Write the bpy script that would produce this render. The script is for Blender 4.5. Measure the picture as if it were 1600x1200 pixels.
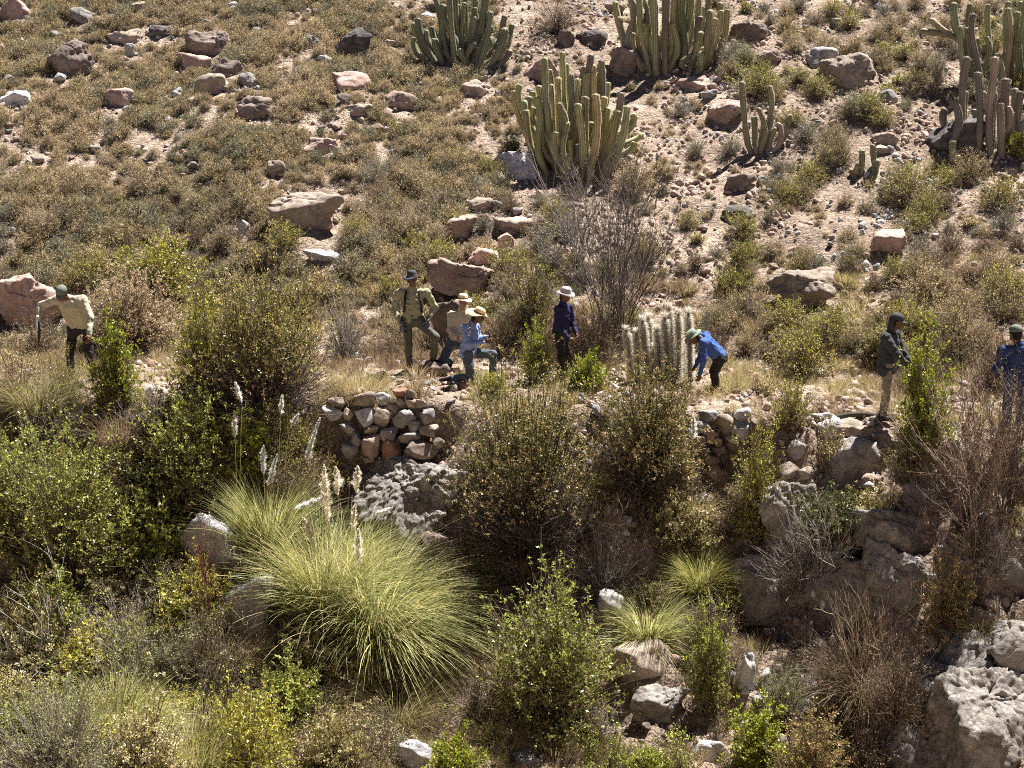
import bpy, bmesh, math, random
import numpy as np
from mathutils import Vector

SC = bpy.context.scene
COL = SC.collection
for _o in list(bpy.data.objects):
    bpy.data.objects.remove(_o)

# ------------------------------------------------------------------ camera, sky, sun, exposure
PITCH = math.radians(11.0)
FPX = 2350.0                      # focal length in photograph pixels (1600 wide)
CAMZ = 5.0
cam_d = bpy.data.cameras.new("camera")
cam = bpy.data.objects.new("camera", cam_d)
COL.objects.link(cam)
cam.location = (0, 0, CAMZ)
cam.rotation_euler = (math.radians(90) - PITCH, 0, 0)
cam_d.sensor_width = 36.0
cam_d.lens = 36.0 * FPX / 1600.0
cam_d.clip_start = 0.1
cam_d.clip_end = 2000
SC.camera = cam

SUN_EL = math.radians(63)
SUN_AZ = math.radians(42)        # measured from +Y (away from the camera) towards +X (right)
w = bpy.data.worlds.new("World")
SC.world = w
w.use_nodes = True
nt = w.node_tree
nt.nodes.clear()
sky = nt.nodes.new("ShaderNodeTexSky")
sky.sky_type = 'NISHITA'
sky.sun_disc = False
sky.sun_elevation = SUN_EL
sky.sun_rotation = SUN_AZ
sky.altitude = 3500
sky.air_density = 0.28
sky.dust_density = 0.1
bg = nt.nodes.new("ShaderNodeBackground")
bg.inputs["Strength"].default_value = 0.05
wo = nt.nodes.new("ShaderNodeOutputWorld")
nt.links.new(sky.outputs[0], bg.inputs[0])
nt.links.new(bg.outputs[0], wo.inputs[0])
sun_d = bpy.data.lights.new("sun", 'SUN')
sun_d.energy = 5.0
sun_d.angle = math.radians(0.53)
sun_d.color = (1.0, 0.97, 0.93)
sun = bpy.data.objects.new("sun", sun_d)
COL.objects.link(sun)
sv = Vector((math.sin(SUN_AZ) * math.cos(SUN_EL), math.cos(SUN_AZ) * math.cos(SUN_EL), math.sin(SUN_EL)))
sun.rotation_euler = (-sv).to_track_quat('-Z', 'Y').to_euler()
sun.location = (10, 20, 40)
SC.view_settings.view_transform = 'Standard'
SC.view_settings.look = 'None'
SC.view_settings.gamma = 1.0
SC.view_settings.use_curve_mapping = False
SC.view_settings.exposure = 1.68
SC.cycles.max_bounces = 5
SC.cycles.diffuse_bounces = 2
SC.cycles.glossy_bounces = 1
SC.cycles.transmission_bounces = 3
SC.cycles.use_denoising = False
SC.cycles.caustics_reflective = False
SC.cycles.caustics_refractive = False
SC.cycles.filter_width = 1.0

# ------------------------------------------------------------------ noise (numpy)
_prm = np.random.default_rng(7).permutation(256).astype(np.int64)
_prm = np.concatenate([_prm, _prm, _prm])
_g3 = np.random.default_rng(8).normal(size=(256, 3))
_g3 /= np.linalg.norm(_g3, axis=1)[:, None]


def noise3(p):
    p = np.asarray(p, float)
    i = np.floor(p).astype(np.int64)
    f = p - i
    u = f * f * f * (f * (f * 6 - 15) + 10)
    i &= 255
    out = 0
    for dx in (0, 1):
        for dy in (0, 1):
            for dz in (0, 1):
                h = _prm[_prm[_prm[(i[..., 0] + dx) & 255] + ((i[..., 1] + dy) & 255)] + ((i[..., 2] + dz) & 255)]
                g = _g3[h]
                d = g[..., 0] * (f[..., 0] - dx) + g[..., 1] * (f[..., 1] - dy) + g[..., 2] * (f[..., 2] - dz)
                wx = u[..., 0] if dx else 1 - u[..., 0]
                wy = u[..., 1] if dy else 1 - u[..., 1]
                wz = u[..., 2] if dz else 1 - u[..., 2]
                out = out + d * wx * wy * wz
    return out * 1.6


def noise2(x, y, s, seed=0.0):
    x, y = np.broadcast_arrays(np.asarray(x, float), np.asarray(y, float))
    return noise3(np.stack([x * s + seed * 1.7, y * s + seed * 3.1, np.full(x.shape, 0.37 + seed)], -1))


def sstep(a, b, x):
    t = np.clip((x - a) / (b - a), 0, 1)
    return t * t * (3 - 2 * t)


# ------------------------------------------------------------------ terrain
def edge_y(x):
    return np.interp(x, [-60, -9, -4, 0, 3.4, 5.2, 6.3, 8, 12, 60], [23.4, 24.2, 24.45, 24.4, 24.15, 23.5, 22.8, 21.6, 21.0, 21.0]) + 0.12 * noise2(x, x * 0, 0.9, 3)


def height(x, y):
    x = np.asarray(x, float)
    y = np.asarray(y, float)
    zt = np.interp(x, [-60, -9, 0, 2, 3.4, 6, 8, 60], [0.2, 0.05, 0.0, -0.05, -0.15, -0.13, -0.15, 0.2])
    ye = edge_y(x)
    s = ye - y                                             # >0 : in front of the terrace edge
    jag = 0.35 * noise2(x, y, 1.3, 21) + 0.22 * noise2(x, y, 3.2, 22)
    d1 = np.interp(s, [0.0, 0.16, 0.5, 1.5, 4.2, 7.0], [0.0, -1.12, -1.35, -2.45, -3.95, -4.3])
    d2 = np.interp(s + jag, [-0.5, 0.0, 0.55, 1.0, 2.0, 4.2, 7.0], [0.0, -0.12, -0.75, -1.45, -2.55, -3.95, -4.3])
    wl_ = np.exp(-((x + 2.1) / 1.15) ** 4) + np.exp(-((x - 3.4) / 0.75) ** 4)
    drop = d1 * np.clip(wl_, 0, 1) + d2 * (1 - np.clip(wl_, 0, 1))
    # the hollow under the central shrub
    drop = drop - 0.7 * np.exp(-((x + 0.2) / 0.9) ** 2 - ((s - 1.3) / 0.6) ** 2)
    # a rougher, higher bank on the right
    drop = drop + 0.35 * sstep(3.5, 6.5, x) * np.clip(s - 0.3, 0, 1.2) * np.exp(-np.clip(s - 1.8, 0, 9) ** 2 / 3)
    bank = sstep(0.02, 0.5, s) * (1 - sstep(6, 8, s))
    rough = 0.30 * noise2(x, y, 0.8, 5) + 0.16 * np.abs(noise2(x, y, 1.9, 6)) + 0.09 * noise2(x, y, 4.1, 7)
    crag = -0.34 * np.abs(noise2(x, y, 0.95, 25)) - 0.20 * np.abs(noise2(x, y, 2.3, 26)) - 0.09 * np.abs(noise2(x, y, 5.2, 27)) + 0.15
    z = zt + drop + bank * rough * (0.7 + 0.6 * sstep(2, 4, x)) + bank * crag * sstep(1.8, 3.2, x) * 2.0
    # ravine floor, then the near bank where the photographer stands
    z = z + 1.3 * sstep(-2.2, -5.5, x) * sstep(20.5, 17.5, y) * sstep(10, 14, y)
    nb = 3.35 - 0.02 * np.clip(-y, 0, 100)
    z = np.where(y < 17, z + (nb - z) * sstep(13.5, 0.5, y), z)
    # hill behind
    y0 = 27.5 + 0.25 * noise2(x, x * 0, 0.4, 9) - 0.9 * sstep(3.5, 8, x)
    t = y - y0
    slope = 0.466
    hill = np.where(t > 0, slope * (np.sqrt(t * t + 0.6) - 0.77), 0)
    hill = hill - 0.0011 * np.clip(t - 12, 0, 90) ** 2 * 0.0
    hw = sstep(0, 1.5, t)
    hill = hill + hw * (0.42 * noise2(x, y, 0.16, 11) + 0.17 * noise2(x, y, 0.5, 12) + 0.10 * noise2(x, y, 1.3, 13))
    # shaded gully on the left
    gx = -6.5 - 0.25 * (y - 31)
    hill = hill - 0.55 * np.exp(-((x - gx) / 1.3) ** 2) * sstep(28.3, 30, y) * sstep(36, 33, y)
    z = z + np.where(t > 0, hill, 0)
    fine = 0.045 * noise2(x, y, 3.1, 15) + 0.028 * noise2(x, y, 7.0, 16) + 0.016 * noise2(x, y, 15.0, 17)
    z = z + fine * sstep(-20, -14, -np.abs(x) + 0)  # fine relief only where it can be seen
    # trodden strip along the terrace
    return z


UPV = np.array([0, math.sin(PITCH), math.cos(PITCH)])
FWD = np.array([0, math.cos(PITCH), -math.sin(PITCH)])


def ray(px, py):
    d = FWD + np.array([(px - 800) / FPX, 0, 0]) + UPV * ((600 - py) / FPX)
    return d / d[1]


_T = np.arange(9.0, 140.0, 0.04)


def at(px, py):
    """the point of the ground seen at this place of the photograph"""
    d = ray(px, py)
    zr = CAMZ + d[2] * _T
    hz = height(d[0] * _T, _T)
    k = int(np.argmax(zr < hz))
    if k == 0:
        k = len(_T) - 1
    y = _T[k]
    return Vector((d[0] * y, y, float(height(d[0] * y, y))))


def ppm(p):
    """photograph pixels per metre at point p"""
    return FPX / (p[1] * math.cos(PITCH) - (p[2] - CAMZ) * math.sin(PITCH))


def on_plane(px, py, y):
    d = ray(px, py)
    return Vector((d[0] * y, y, CAMZ + d[2] * y))


# ------------------------------------------------------------------ mesh buffers
class Buf:
    def __init__(s):
        s.v, s.f, s.c, s.m, s.n = [], [], [], [], 0

    def add(s, v, f, c=(1, 1, 1), m=0):
        v = np.asarray(v, np.float32).reshape(-1, 3)
        f = np.asarray(f, np.int64)
        c = np.asarray(c, np.float32)
        if c.ndim == 1:
            c = np.broadcast_to(c, (len(v), 3))
        s.v.append(v)
        s.c.append(c)
        s.f.append(f + s.n)
        s.m.append(np.full(len(f), m, np.int32))
        s.n += len(v)
        return s

    def mesh(s, name, mats, smooth=False):
        me = bpy.data.meshes.new(name)
        V = np.concatenate(s.v)
        C = np.concatenate(s.c)
        C = np.concatenate([C, np.ones((len(C), 1), np.float32)], 1)
        lt = np.concatenate([np.full(len(f), f.shape[1], np.int32) for f in s.f])
        L = np.concatenate([f.ravel() for f in s.f]).astype(np.int32)
        me.vertices.add(len(V))
        me.vertices.foreach_set("co", V.astype(np.float32).ravel())
        me.loops.add(len(L))
        me.loops.foreach_set("vertex_index", L)
        me.polygons.add(len(lt))
        ls = np.concatenate([[0], np.cumsum(lt)[:-1]]).astype(np.int32)
        me.polygons.foreach_set("loop_start", ls)
        me.polygons.foreach_set("loop_total", lt)
        me.polygons.foreach_set("material_index", np.concatenate(s.m))
        if smooth:
            me.polygons.foreach_set("use_smooth", np.ones(len(lt), bool))
        a = me.color_attributes.new("tint", 'FLOAT_COLOR', 'POINT')
        a.data.foreach_set("color", C.ravel())
        for m in (mats if isinstance(mats, (list, tuple)) else [mats]):
            me.materials.append(m)
        me.update(calc_edges=True)
        me.validate()
        return me


def link(name, me, parent=None, loc=None, rot=None, scale=None):
    o = bpy.data.objects.new(name, me)
    COL.objects.link(o)
    if parent is not None:
        o.parent = parent
    if loc is not None:
        o.location = loc
    if rot is not None:
        o.rotation_euler = rot
    if scale is not None:
        o.scale = scale if hasattr(scale, '__len__') else (scale, scale, scale)
    return o


def tag(o, label=None, cat=None, group=None, kind=None):
    if label:
        o['label'] = label
    if cat:
        o['category'] = cat
    if group:
        o['group'] = group
    if kind:
        o['kind'] = kind
    return o


def thing(name, label, cat, loc, group=None, rz=0.0):
    return tag(link(name, None, None, loc, (0, 0, rz)), label, cat, group)


def unit(a):
    return a / (np.linalg.norm(a, axis=-1, keepdims=True) + 1e-9)


def tubes(buf, P, R, col, m=0, k=3):
    """P (B,n,3) centre lines, R (B,n) radii, col (B,3) or (3,)"""
    B, n, _ = P.shape
    T = unit(np.gradient(P, axis=1))
    N = unit(np.cross(T, np.array([0.31, 0.52, 0.79])))
    N2 = np.cross(T, N)
    a = np.arange(k) * 2 * math.pi / k
    V = P[:, :, None] + R[:, :, None, None] * (N[:, :, None] * np.cos(a)[None, None, :, None] + N2[:, :, None] * np.sin(a)[None, None, :, None])
    idx = np.arange(B * n * k).reshape(B, n, k)
    a0 = idx[:, :-1]
    a1 = idx[:, 1:]
    F = np.stack([a0, np.roll(a0, -1, 2), np.roll(a1, -1, 2), a1], -1).reshape(-1, 4)
    col = np.asarray(col, float)
    if col.ndim == 2:
        col = np.repeat(col, n * k, 0)
    buf.add(V, F, col, m)


def ribbons(buf, P, W, side, col, m=0):
    """flat tapering blades: P (B,n,3), W (B,n), side (B,3)"""
    B, n, _ = P.shape
    T = unit(np.gradient(P, axis=1))
    S = unit(np.cross(T, side[:, None]))
    V = np.stack([P - S * W[..., None] / 2, P + S * W[..., None] / 2], 2)
    idx = np.arange(B * n * 2).reshape(B, n, 2)
    F = np.stack([idx[:, :-1, 0], idx[:, :-1, 1], idx[:, 1:, 1], idx[:, 1:, 0]], -1).reshape(-1, 4)
    col = np.asarray(col, float)
    if col.ndim == 2:
        col = np.repeat(col, n * 2, 0)
    buf.add(V, F, col, m)


def leaves(buf, rng, C, D, L, W, col, m=0):
    N = len(C)
    D = unit(D)
    S = unit(np.cross(D, rng.normal(size=(N, 3))))
    L = np.broadcast_to(L, (N,))[:, None]
    W = np.broadcast_to(W, (N,))[:, None]
    up = np.cross(D, S) * L * 0.12
    V = np.stack([C, C + D * L * 0.5 - S * W / 2 + up, C + D * L, C + D * L * 0.5 + S * W / 2 + up], 1)
    F = np.arange(N * 4).reshape(N, 4)
    buf.add(V, F, np.repeat(col, 4, 0), m)


def pick(rng, pal, n, jit=0.18):
    pal = np.array(pal, float)
    c = pal[rng.integers(0, len(pal), n)]
    return c * (1 + jit * rng.normal(size=(n, 1))).clip(0.4, 1.7)


# ------------------------------------------------------------------ materials
def new_mat(name):
    m = bpy.data.materials.new(name)
    m.use_nodes = True
    t = m.node_tree
    t.nodes.clear()
    out = t.nodes.new("ShaderNodeOutputMaterial")
    return m, t, out


def N(t, typ, **kw):
    n = t.nodes.new(typ)
    for k, v in kw.items():
        if k.startswith('i_'):
            n.inputs[k[2:].replace('_', ' ')].default_value = v
        else:
            setattr(n, k, v)
    return n


def plant_mat(name, transl=0.35, rough=0.6, obj_var=0.25, spec=0.25):
    m, t, out = new_mat(name)
    L = t.links.new
    at_ = N(t, "ShaderNodeAttribute", attribute_name="tint")
    oi = N(t, "ShaderNodeObjectInfo")
    mr = N(t, "ShaderNodeMapRange")
    mr.inputs["To Min"].default_value = 1 - obj_var
    mr.inputs["To Max"].default_value = 1 + obj_var
    L(oi.outputs["Random"], mr.inputs["Value"])
    mu = N(t, "ShaderNodeVectorMath", operation='SCALE')
    L(at_.outputs["Color"], mu.inputs[0])
    L(mr.outputs[0], mu.inputs["Scale"])
    p = N(t, "ShaderNodeBsdfPrincipled")
    p.inputs["Roughness"].default_value = rough
    p.inputs["Specular IOR Level"].default_value = spec
    L(mu.outputs[0], p.inputs["Base Color"])
    if transl > 0:
        tr = N(t, "ShaderNodeBsdfTranslucent")
        L(mu.outputs[0], tr.inputs["Color"])
        mx = N(t, "ShaderNodeMixShader")
        mx.inputs[0].default_value = transl
        L(p.outputs[0], mx.inputs[1])
        L(tr.outputs[0], mx.inputs[2])
        L(mx.outputs[0], out.inputs[0])
    else:
        L(p.outputs[0], out.inputs[0])
    return m


M_LEAF = plant_mat("leaf", 0.36, 0.42, 0.15, 0.5)
M_DRY = plant_mat("dry_leaf", 0.25, 0.75, 0.22, 0.1)
M_BARK = plant_mat("bark", 0.0, 0.85, 0.15, 0.15)
M_BLADE = plant_mat("grass_blade", 0.4, 0.45, 0.12, 0.35)
M_PLUME = plant_mat("plume", 0.6, 0.8, 0.08, 0.1)
M_CACTUS = plant_mat("cactus_skin", 0.0, 0.6, 0.12, 0.3)


def rock_mat(name, c1, c2, c3, scale=3.0, bump=0.6, lichen=0.0, pit=0.0):
    m, t, out = new_mat(name)
    L = t.links.new
    tc = N(t, "ShaderNodeTexCoord")
    oi = N(t, "ShaderNodeObjectInfo")
    ad = N(t, "ShaderNodeVectorMath", operation='ADD')
    sc_ = N(t, "ShaderNodeVectorMath", operation='SCALE')
    L(oi.outputs["Location"], sc_.inputs[0])
    sc_.inputs["Scale"].default_value = 0.73
    L(tc.outputs["Object"], ad.inputs[0])
    L(sc_.outputs[0], ad.inputs[1])
    n1 = N(t, "ShaderNodeTexNoise")
    n1.inputs["Scale"].default_value = scale
    n1.inputs["Detail"].default_value = 9
    n1.inputs["Roughness"].default_value = 0.62
    n1.inputs["Distortion"].default_value = 0.4
    L(ad.outputs[0], n1.inputs["Vector"])
    cr = N(t, "ShaderNodeValToRGB")
    e = cr.color_ramp.elements
    e[0].position = 0.30
    e[0].color = (*c1, 1)
    e[1].position = 0.68
    e[1].color = (*c3, 1)
    k = e.new(0.50)
    k.color = (*c2, 1)
    L(n1.outputs["Fac"], cr.inputs[0])
    # speckle of minerals
    n2 = N(t, "ShaderNodeTexNoise")
    n2.inputs["Scale"].default_value = 55
    n2.inputs["Detail"].default_value = 4
    n2.inputs["Roughness"].default_value = 0.7
    L(ad.outputs[0], n2.inputs["Vector"])
    mr = N(t, "ShaderNodeMapRange")
    mr.inputs["From Min"].default_value = 0.3
    mr.inputs["From Max"].default_value = 0.7
    mr.inputs["To Min"].default_value = 0.72
    mr.inputs["To Max"].default_value = 1.25
    L(n2.outputs["Fac"], mr.inputs["Value"])
    r2 = N(t, "ShaderNodeMapRange")
    r2.inputs["To Min"].default_value = 0.82
    r2.inputs["To Max"].default_value = 1.15
    L(oi.outputs["Random"], r2.inputs["Value"])
    mm = N(t, "ShaderNodeMath", operation='MULTIPLY')
    L(mr.outputs[0], mm.inputs[0])
    L(r2.outputs[0], mm.inputs[1])
    mu = N(t, "ShaderNodeVectorMath", operation='SCALE')
    L(cr.outputs[0], mu.inputs[0])
    L(mm.outputs[0], mu.inputs["Scale"])
    colout = mu.outputs[0]
    if lichen > 0:
        n3 = N(t, "ShaderNodeTexNoise")
        n3.inputs["Scale"].default_value = 5.5
        n3.inputs["Detail"].default_value = 8
        n3.inputs["Roughness"].default_value = 0.7
        L(ad.outputs[0], n3.inputs["Vector"])
        m3 = N(t, "ShaderNodeMapRange")
        m3.inputs["From Min"].default_value = 0.54
        m3.inputs["From Max"].default_value = 0.62
        m3.inputs["To Max"].default_value = lichen
        L(n3.outputs["Fac"], m3.inputs["Value"])
        mix = N(t, "ShaderNodeMix", data_type='RGBA')
        L(m3.outputs[0], mix.inputs["Factor"])
        L(colout, mix.inputs[6])
        mix.inputs[7].default_value = (0.085, 0.075, 0.068, 1)
        colout = mix.outputs[2]
    p = N(t, "ShaderNodeBsdfPrincipled")
    p.inputs["Roughness"].default_value = 0.88
    p.inputs["Specular IOR Level"].default_value = 0.2
    L(colout, p.inputs["Base Color"])
    nb_ = N(t, "ShaderNodeTexNoise")
    nb_.inputs["Scale"].default_value = 9
    nb_.inputs["Detail"].default_value = 10
    nb_.inputs["Roughness"].default_value = 0.72
    L(ad.outputs[0], nb_.inputs["Vector"])
    bp = N(t, "ShaderNodeBump")
    bp.inputs["Strength"].default_value = bump
    bp.inputs["Distance"].default_value = 0.05
    L(nb_.outputs["Fac"], bp.inputs["Height"])
    nf = N(t, "ShaderNodeTexNoise")
    nf.inputs["Scale"].default_value = 38
    nf.inputs["Detail"].default_value = 6
    nf.inputs["Roughness"].default_value = 0.75
    L(ad.outputs[0], nf.inputs["Vector"])
    bf = N(t, "ShaderNodeBump")
    bf.inputs["Strength"].default_value = 0.8
    bf.inputs["Distance"].default_value = 0.025
    L(nf.outputs["Fac"], bf.inputs["Height"])
    L(bp.outputs[0], bf.inputs["Normal"])
    last = bp = bf
    if pit > 0:
        vo = N(t, "ShaderNodeTexVoronoi", feature='F1')
        vo.inputs["Scale"].default_value = 11
        L(ad.outputs[0], vo.inputs["Vector"])
        b2 = N(t, "ShaderNodeBump")
        b2.inputs["Strength"].default_value = pit
        b2.inputs["Distance"].default_value = 0.05
        b2.invert = True
        L(vo.outputs["Distance"], b2.inputs["Height"])
        L(bp.outputs[0], b2.inputs["Normal"])
        last = b2
    L(last.outputs[0], p.inputs["Normal"])
    L(p.outputs[0], out.inputs[0])
    return m


ROCK = {
    'tan': rock_mat("rock_tan", (0.27, 0.20, 0.155), (0.38, 0.30, 0.24), (0.47, 0.39, 0.32), lichen=0.35),
    'pink': rock_mat("rock_pink", (0.36, 0.235, 0.185), (0.46, 0.32, 0.26), (0.56, 0.44, 0.38), lichen=0.25),
    'grey': rock_mat("rock_grey", (0.20, 0.185, 0.175), (0.31, 0.285, 0.27), (0.44, 0.41, 0.39), lichen=0.4),
    'white': rock_mat("rock_white", (0.36, 0.35, 0.36), (0.52, 0.50, 0.50), (0.64, 0.61, 0.60), lichen=0.45),
    'brown': rock_mat("rock_brown", (0.14, 0.105, 0.085), (0.23, 0.175, 0.145), (0.33, 0.26, 0.22), lichen=0.4),
    'dark': rock_mat("rock_dark", (0.06, 0.055, 0.052), (0.12, 0.105, 0.098), (0.22, 0.19, 0.175), lichen=0.3),
    'red': rock_mat("rock_red", (0.22, 0.11, 0.075), (0.33, 0.17, 0.115), (0.40, 0.24, 0.18)),
    'cong': rock_mat("rock_conglomerate", (0.14, 0.124, 0.11), (0.28, 0.25, 0.22), (0.43, 0.39, 0.35), scale=4.2, bump=1.0, lichen=0.3, pit=0.6),
}


def ground_mat():
    m, t, out = new_mat("stony_soil")
    L = t.links.new
    g = N(t, "ShaderNodeNewGeometry")
    n1 = N(t, "ShaderNodeTexNoise")
    n1.inputs["Scale"].default_value = 0.45
    n1.inputs["Detail"].default_value = 7
    n1.inputs["Roughness"].default_value = 0.6
    L(g.outputs["Position"], n1.inputs["Vector"])
    cr = N(t, "ShaderNodeValToRGB")
    e = cr.color_ramp.elements
    e[0].position = 0.32
    e[0].color = (0.21, 0.155, 0.115, 1)
    e[1].position = 0.66
    e[1].color = (0.42, 0.32, 0.245, 1)
    k = e.new(0.5)
    k.color = (0.31, 0.232, 0.178, 1)
    L(n1.outputs["Fac"], cr.inputs[0])
    # gravel: two sizes of cells
    last_c = cr.outputs[0]
    hs = []
    for sc_, amt in ((9.0, 0.5), (24.0, 0.55), (60.0, 0.4)):
        v = N(t, "ShaderNodeTexVoronoi", feature='F1')
        v.inputs["Scale"].default_value = sc_
        L(g.outputs["Position"], v.inputs["Vector"])
        sp = N(t, "ShaderNodeSeparateColor")
        L(v.outputs["Color"], sp.inputs[0])
        mr = N(t, "ShaderNodeMapRange")
        mr.inputs["To Min"].default_value = 1 - amt * 0.55
        mr.inputs["To Max"].default_value = 1 + amt * 0.55
        L(sp.outputs[0], mr.inputs["Value"])
        mu = N(t, "ShaderNodeVectorMath", operation='SCALE')
        L(last_c, mu.inputs[0])
        L(mr.outputs[0], mu.inputs["Scale"])
        last_c = mu.outputs[0]
        hs.append(v.outputs["Distance"])
    # darker litter patches
    n3 = N(t, "ShaderNodeTexNoise")
    n3.inputs["Scale"].default_value = 2.3
    n3.inputs["Detail"].default_value = 9
    n3.inputs["Roughness"].default_value = 0.7
    L(g.outputs["Position"], n3.inputs["Vector"])
    m3 = N(t, "ShaderNodeMapRange")
    m3.inputs["From Min"].default_value = 0.52
    m3.inputs["From Max"].default_value = 0.66
    m3.inputs["To Max"].default_value = 0.6
    L(n3.outputs["Fac"], m3.inputs["Value"])
    mix = N(t, "ShaderNodeMix", data_type='RGBA')
    L(m3.outputs[0], mix.inputs["Factor"])
    L(last_c, mix.inputs[6])
    mix.inputs[7].default_value = (0.19, 0.15, 0.105, 1)
    p = N(t, "ShaderNodeBsdfPrincipled")
    p.inputs["Roughness"].default_value = 0.95
    p.inputs["Specular IOR Level"].default_value = 0.1
    L(mix.outputs[2], p.inputs["Base Color"])
    nb_ = N(t, "ShaderNodeTexNoise")
    nb_.inputs["Scale"].default_value = 14
    nb_.inputs["Detail"].default_value = 9
    nb_.inputs["Roughness"].default_value = 0.75
    L(g.outputs["Position"], nb_.inputs["Vector"])
    b1 = N(t, "ShaderNodeBump")
    b1.inputs["Strength"].default_value = 0.9
    b1.inputs["Distance"].default_value = 0.05
    L(nb_.outputs["Fac"], b1.inputs["Height"])
    b2 = N(t, "ShaderNodeBump")
    b2.invert = True
    b2.inputs["Strength"].default_value = 0.8
    b2.inputs["Distance"].default_value = 0.035
    L(hs[1], b2.inputs["Height"])
    L(b1.outputs[0], b2.inputs["Normal"])
    b3 = N(t, "ShaderNodeBump")
    b3.invert = True
    b3.inputs["Strength"].default_value = 0.6
    b3.inputs["Distance"].default_value = 0.05
    L(hs[0], b3.inputs["Height"])
    L(b2.outputs[0], b3.inputs["Normal"])
    L(b3.outputs[0], p.inputs["Normal"])
    L(p.outputs[0], out.inputs[0])
    return m


M_SOIL = ground_mat()


def cloth_mat(name, c, rough=0.85, var=0.12, bump=0.25):
    m, t, out = new_mat(name)
    L = t.links.new
    tc = N(t, "ShaderNodeTexCoord")
    n1 = N(t, "ShaderNodeTexNoise")
    n1.inputs["Scale"].default_value = 7
    n1.inputs["Detail"].default_value = 5
    L(tc.outputs["Object"], n1.inputs["Vector"])
    mr = N(t, "ShaderNodeMapRange")
    mr.inputs["To Min"].default_value = 1 - var * 1.6
    mr.inputs["To Max"].default_value = 1 + var * 1.6
    L(n1.outputs["Fac"], mr.inputs["Value"])
    rgb = N(t, "ShaderNodeRGB")
    rgb.outputs[0].default_value = (*c, 1)
    mu = N(t, "ShaderNodeVectorMath", operation='SCALE')
    L(rgb.outputs[0], mu.inputs[0])
    L(mr.outputs[0], mu.inputs["Scale"])
    p = N(t, "ShaderNodeBsdfPrincipled")
    p.inputs["Roughness"].default_value = rough
    p.inputs["Specular IOR Level"].default_value = 0.15
    L(mu.outputs[0], p.inputs["Base Color"])
    n2 = N(t, "ShaderNodeTexNoise")
    n2.inputs["Scale"].default_value = 30
    n2.inputs["Detail"].default_value = 3
    L(tc.outputs["Object"], n2.inputs["Vector"])
    b = N(t, "ShaderNodeBump")
    b.inputs["Strength"].default_value = bump
    b.inputs["Distance"].default_value = 0.01
    L(n2.outputs["Fac"], b.inputs["Height"])
    L(b.outputs[0], p.inputs["Normal"])
    L(p.outputs[0], out.inputs[0])
    return m


# ------------------------------------------------------------------ the ground sheet
def build_ground():
    xs = np.concatenate([np.linspace(-220, -24, 30)[:-1], np.linspace(-24, -15, 30)[:-1], np.linspace(-15, 15, 320), np.linspace(15, 24, 30)[1:], np.linspace(24, 220, 30)[1:]])
    ys = np.concatenate([np.linspace(-60, 8, 30)[:-1], np.linspace(8, 17, 40)[:-1], np.linspace(17, 29, 190)[:-1], np.linspace(29, 50, 170), np.linspace(50, 90, 60)[1:], np.linspace(90, 240, 30)[1:]])
    X, Y = np.meshgrid(xs, ys, indexing='xy')
    Z = height(X, Y)
    nx, ny = len(xs), len(ys)
    idx = np.arange(nx * ny).reshape(ny, nx)
    F = np.stack([idx[:-1, :-1], idx[:-1, 1:], idx[1:, 1:], idx[1:, :-1]], -1).reshape(-1, 4)
    b = Buf()
    b.add(np.stack([X, Y, Z], -1), F)
    o = link("ground", b.mesh("ground", M_SOIL, smooth=True))
    o['kind'] = 'structure'


build_ground()

# ------------------------------------------------------------------ rocks
_ico = {}


def ico(n):
    if n not in _ico:
        bm = bmesh.new()
        bmesh.ops.create_icosphere(bm, subdivisions=n, radius=1.0)
        _ico[n] = (np.array([v.co[:] for v in bm.verts]), np.array([[v.index for v in f.verts] for f in bm.faces]))
        bm.free()
    return _ico[n]


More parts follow.
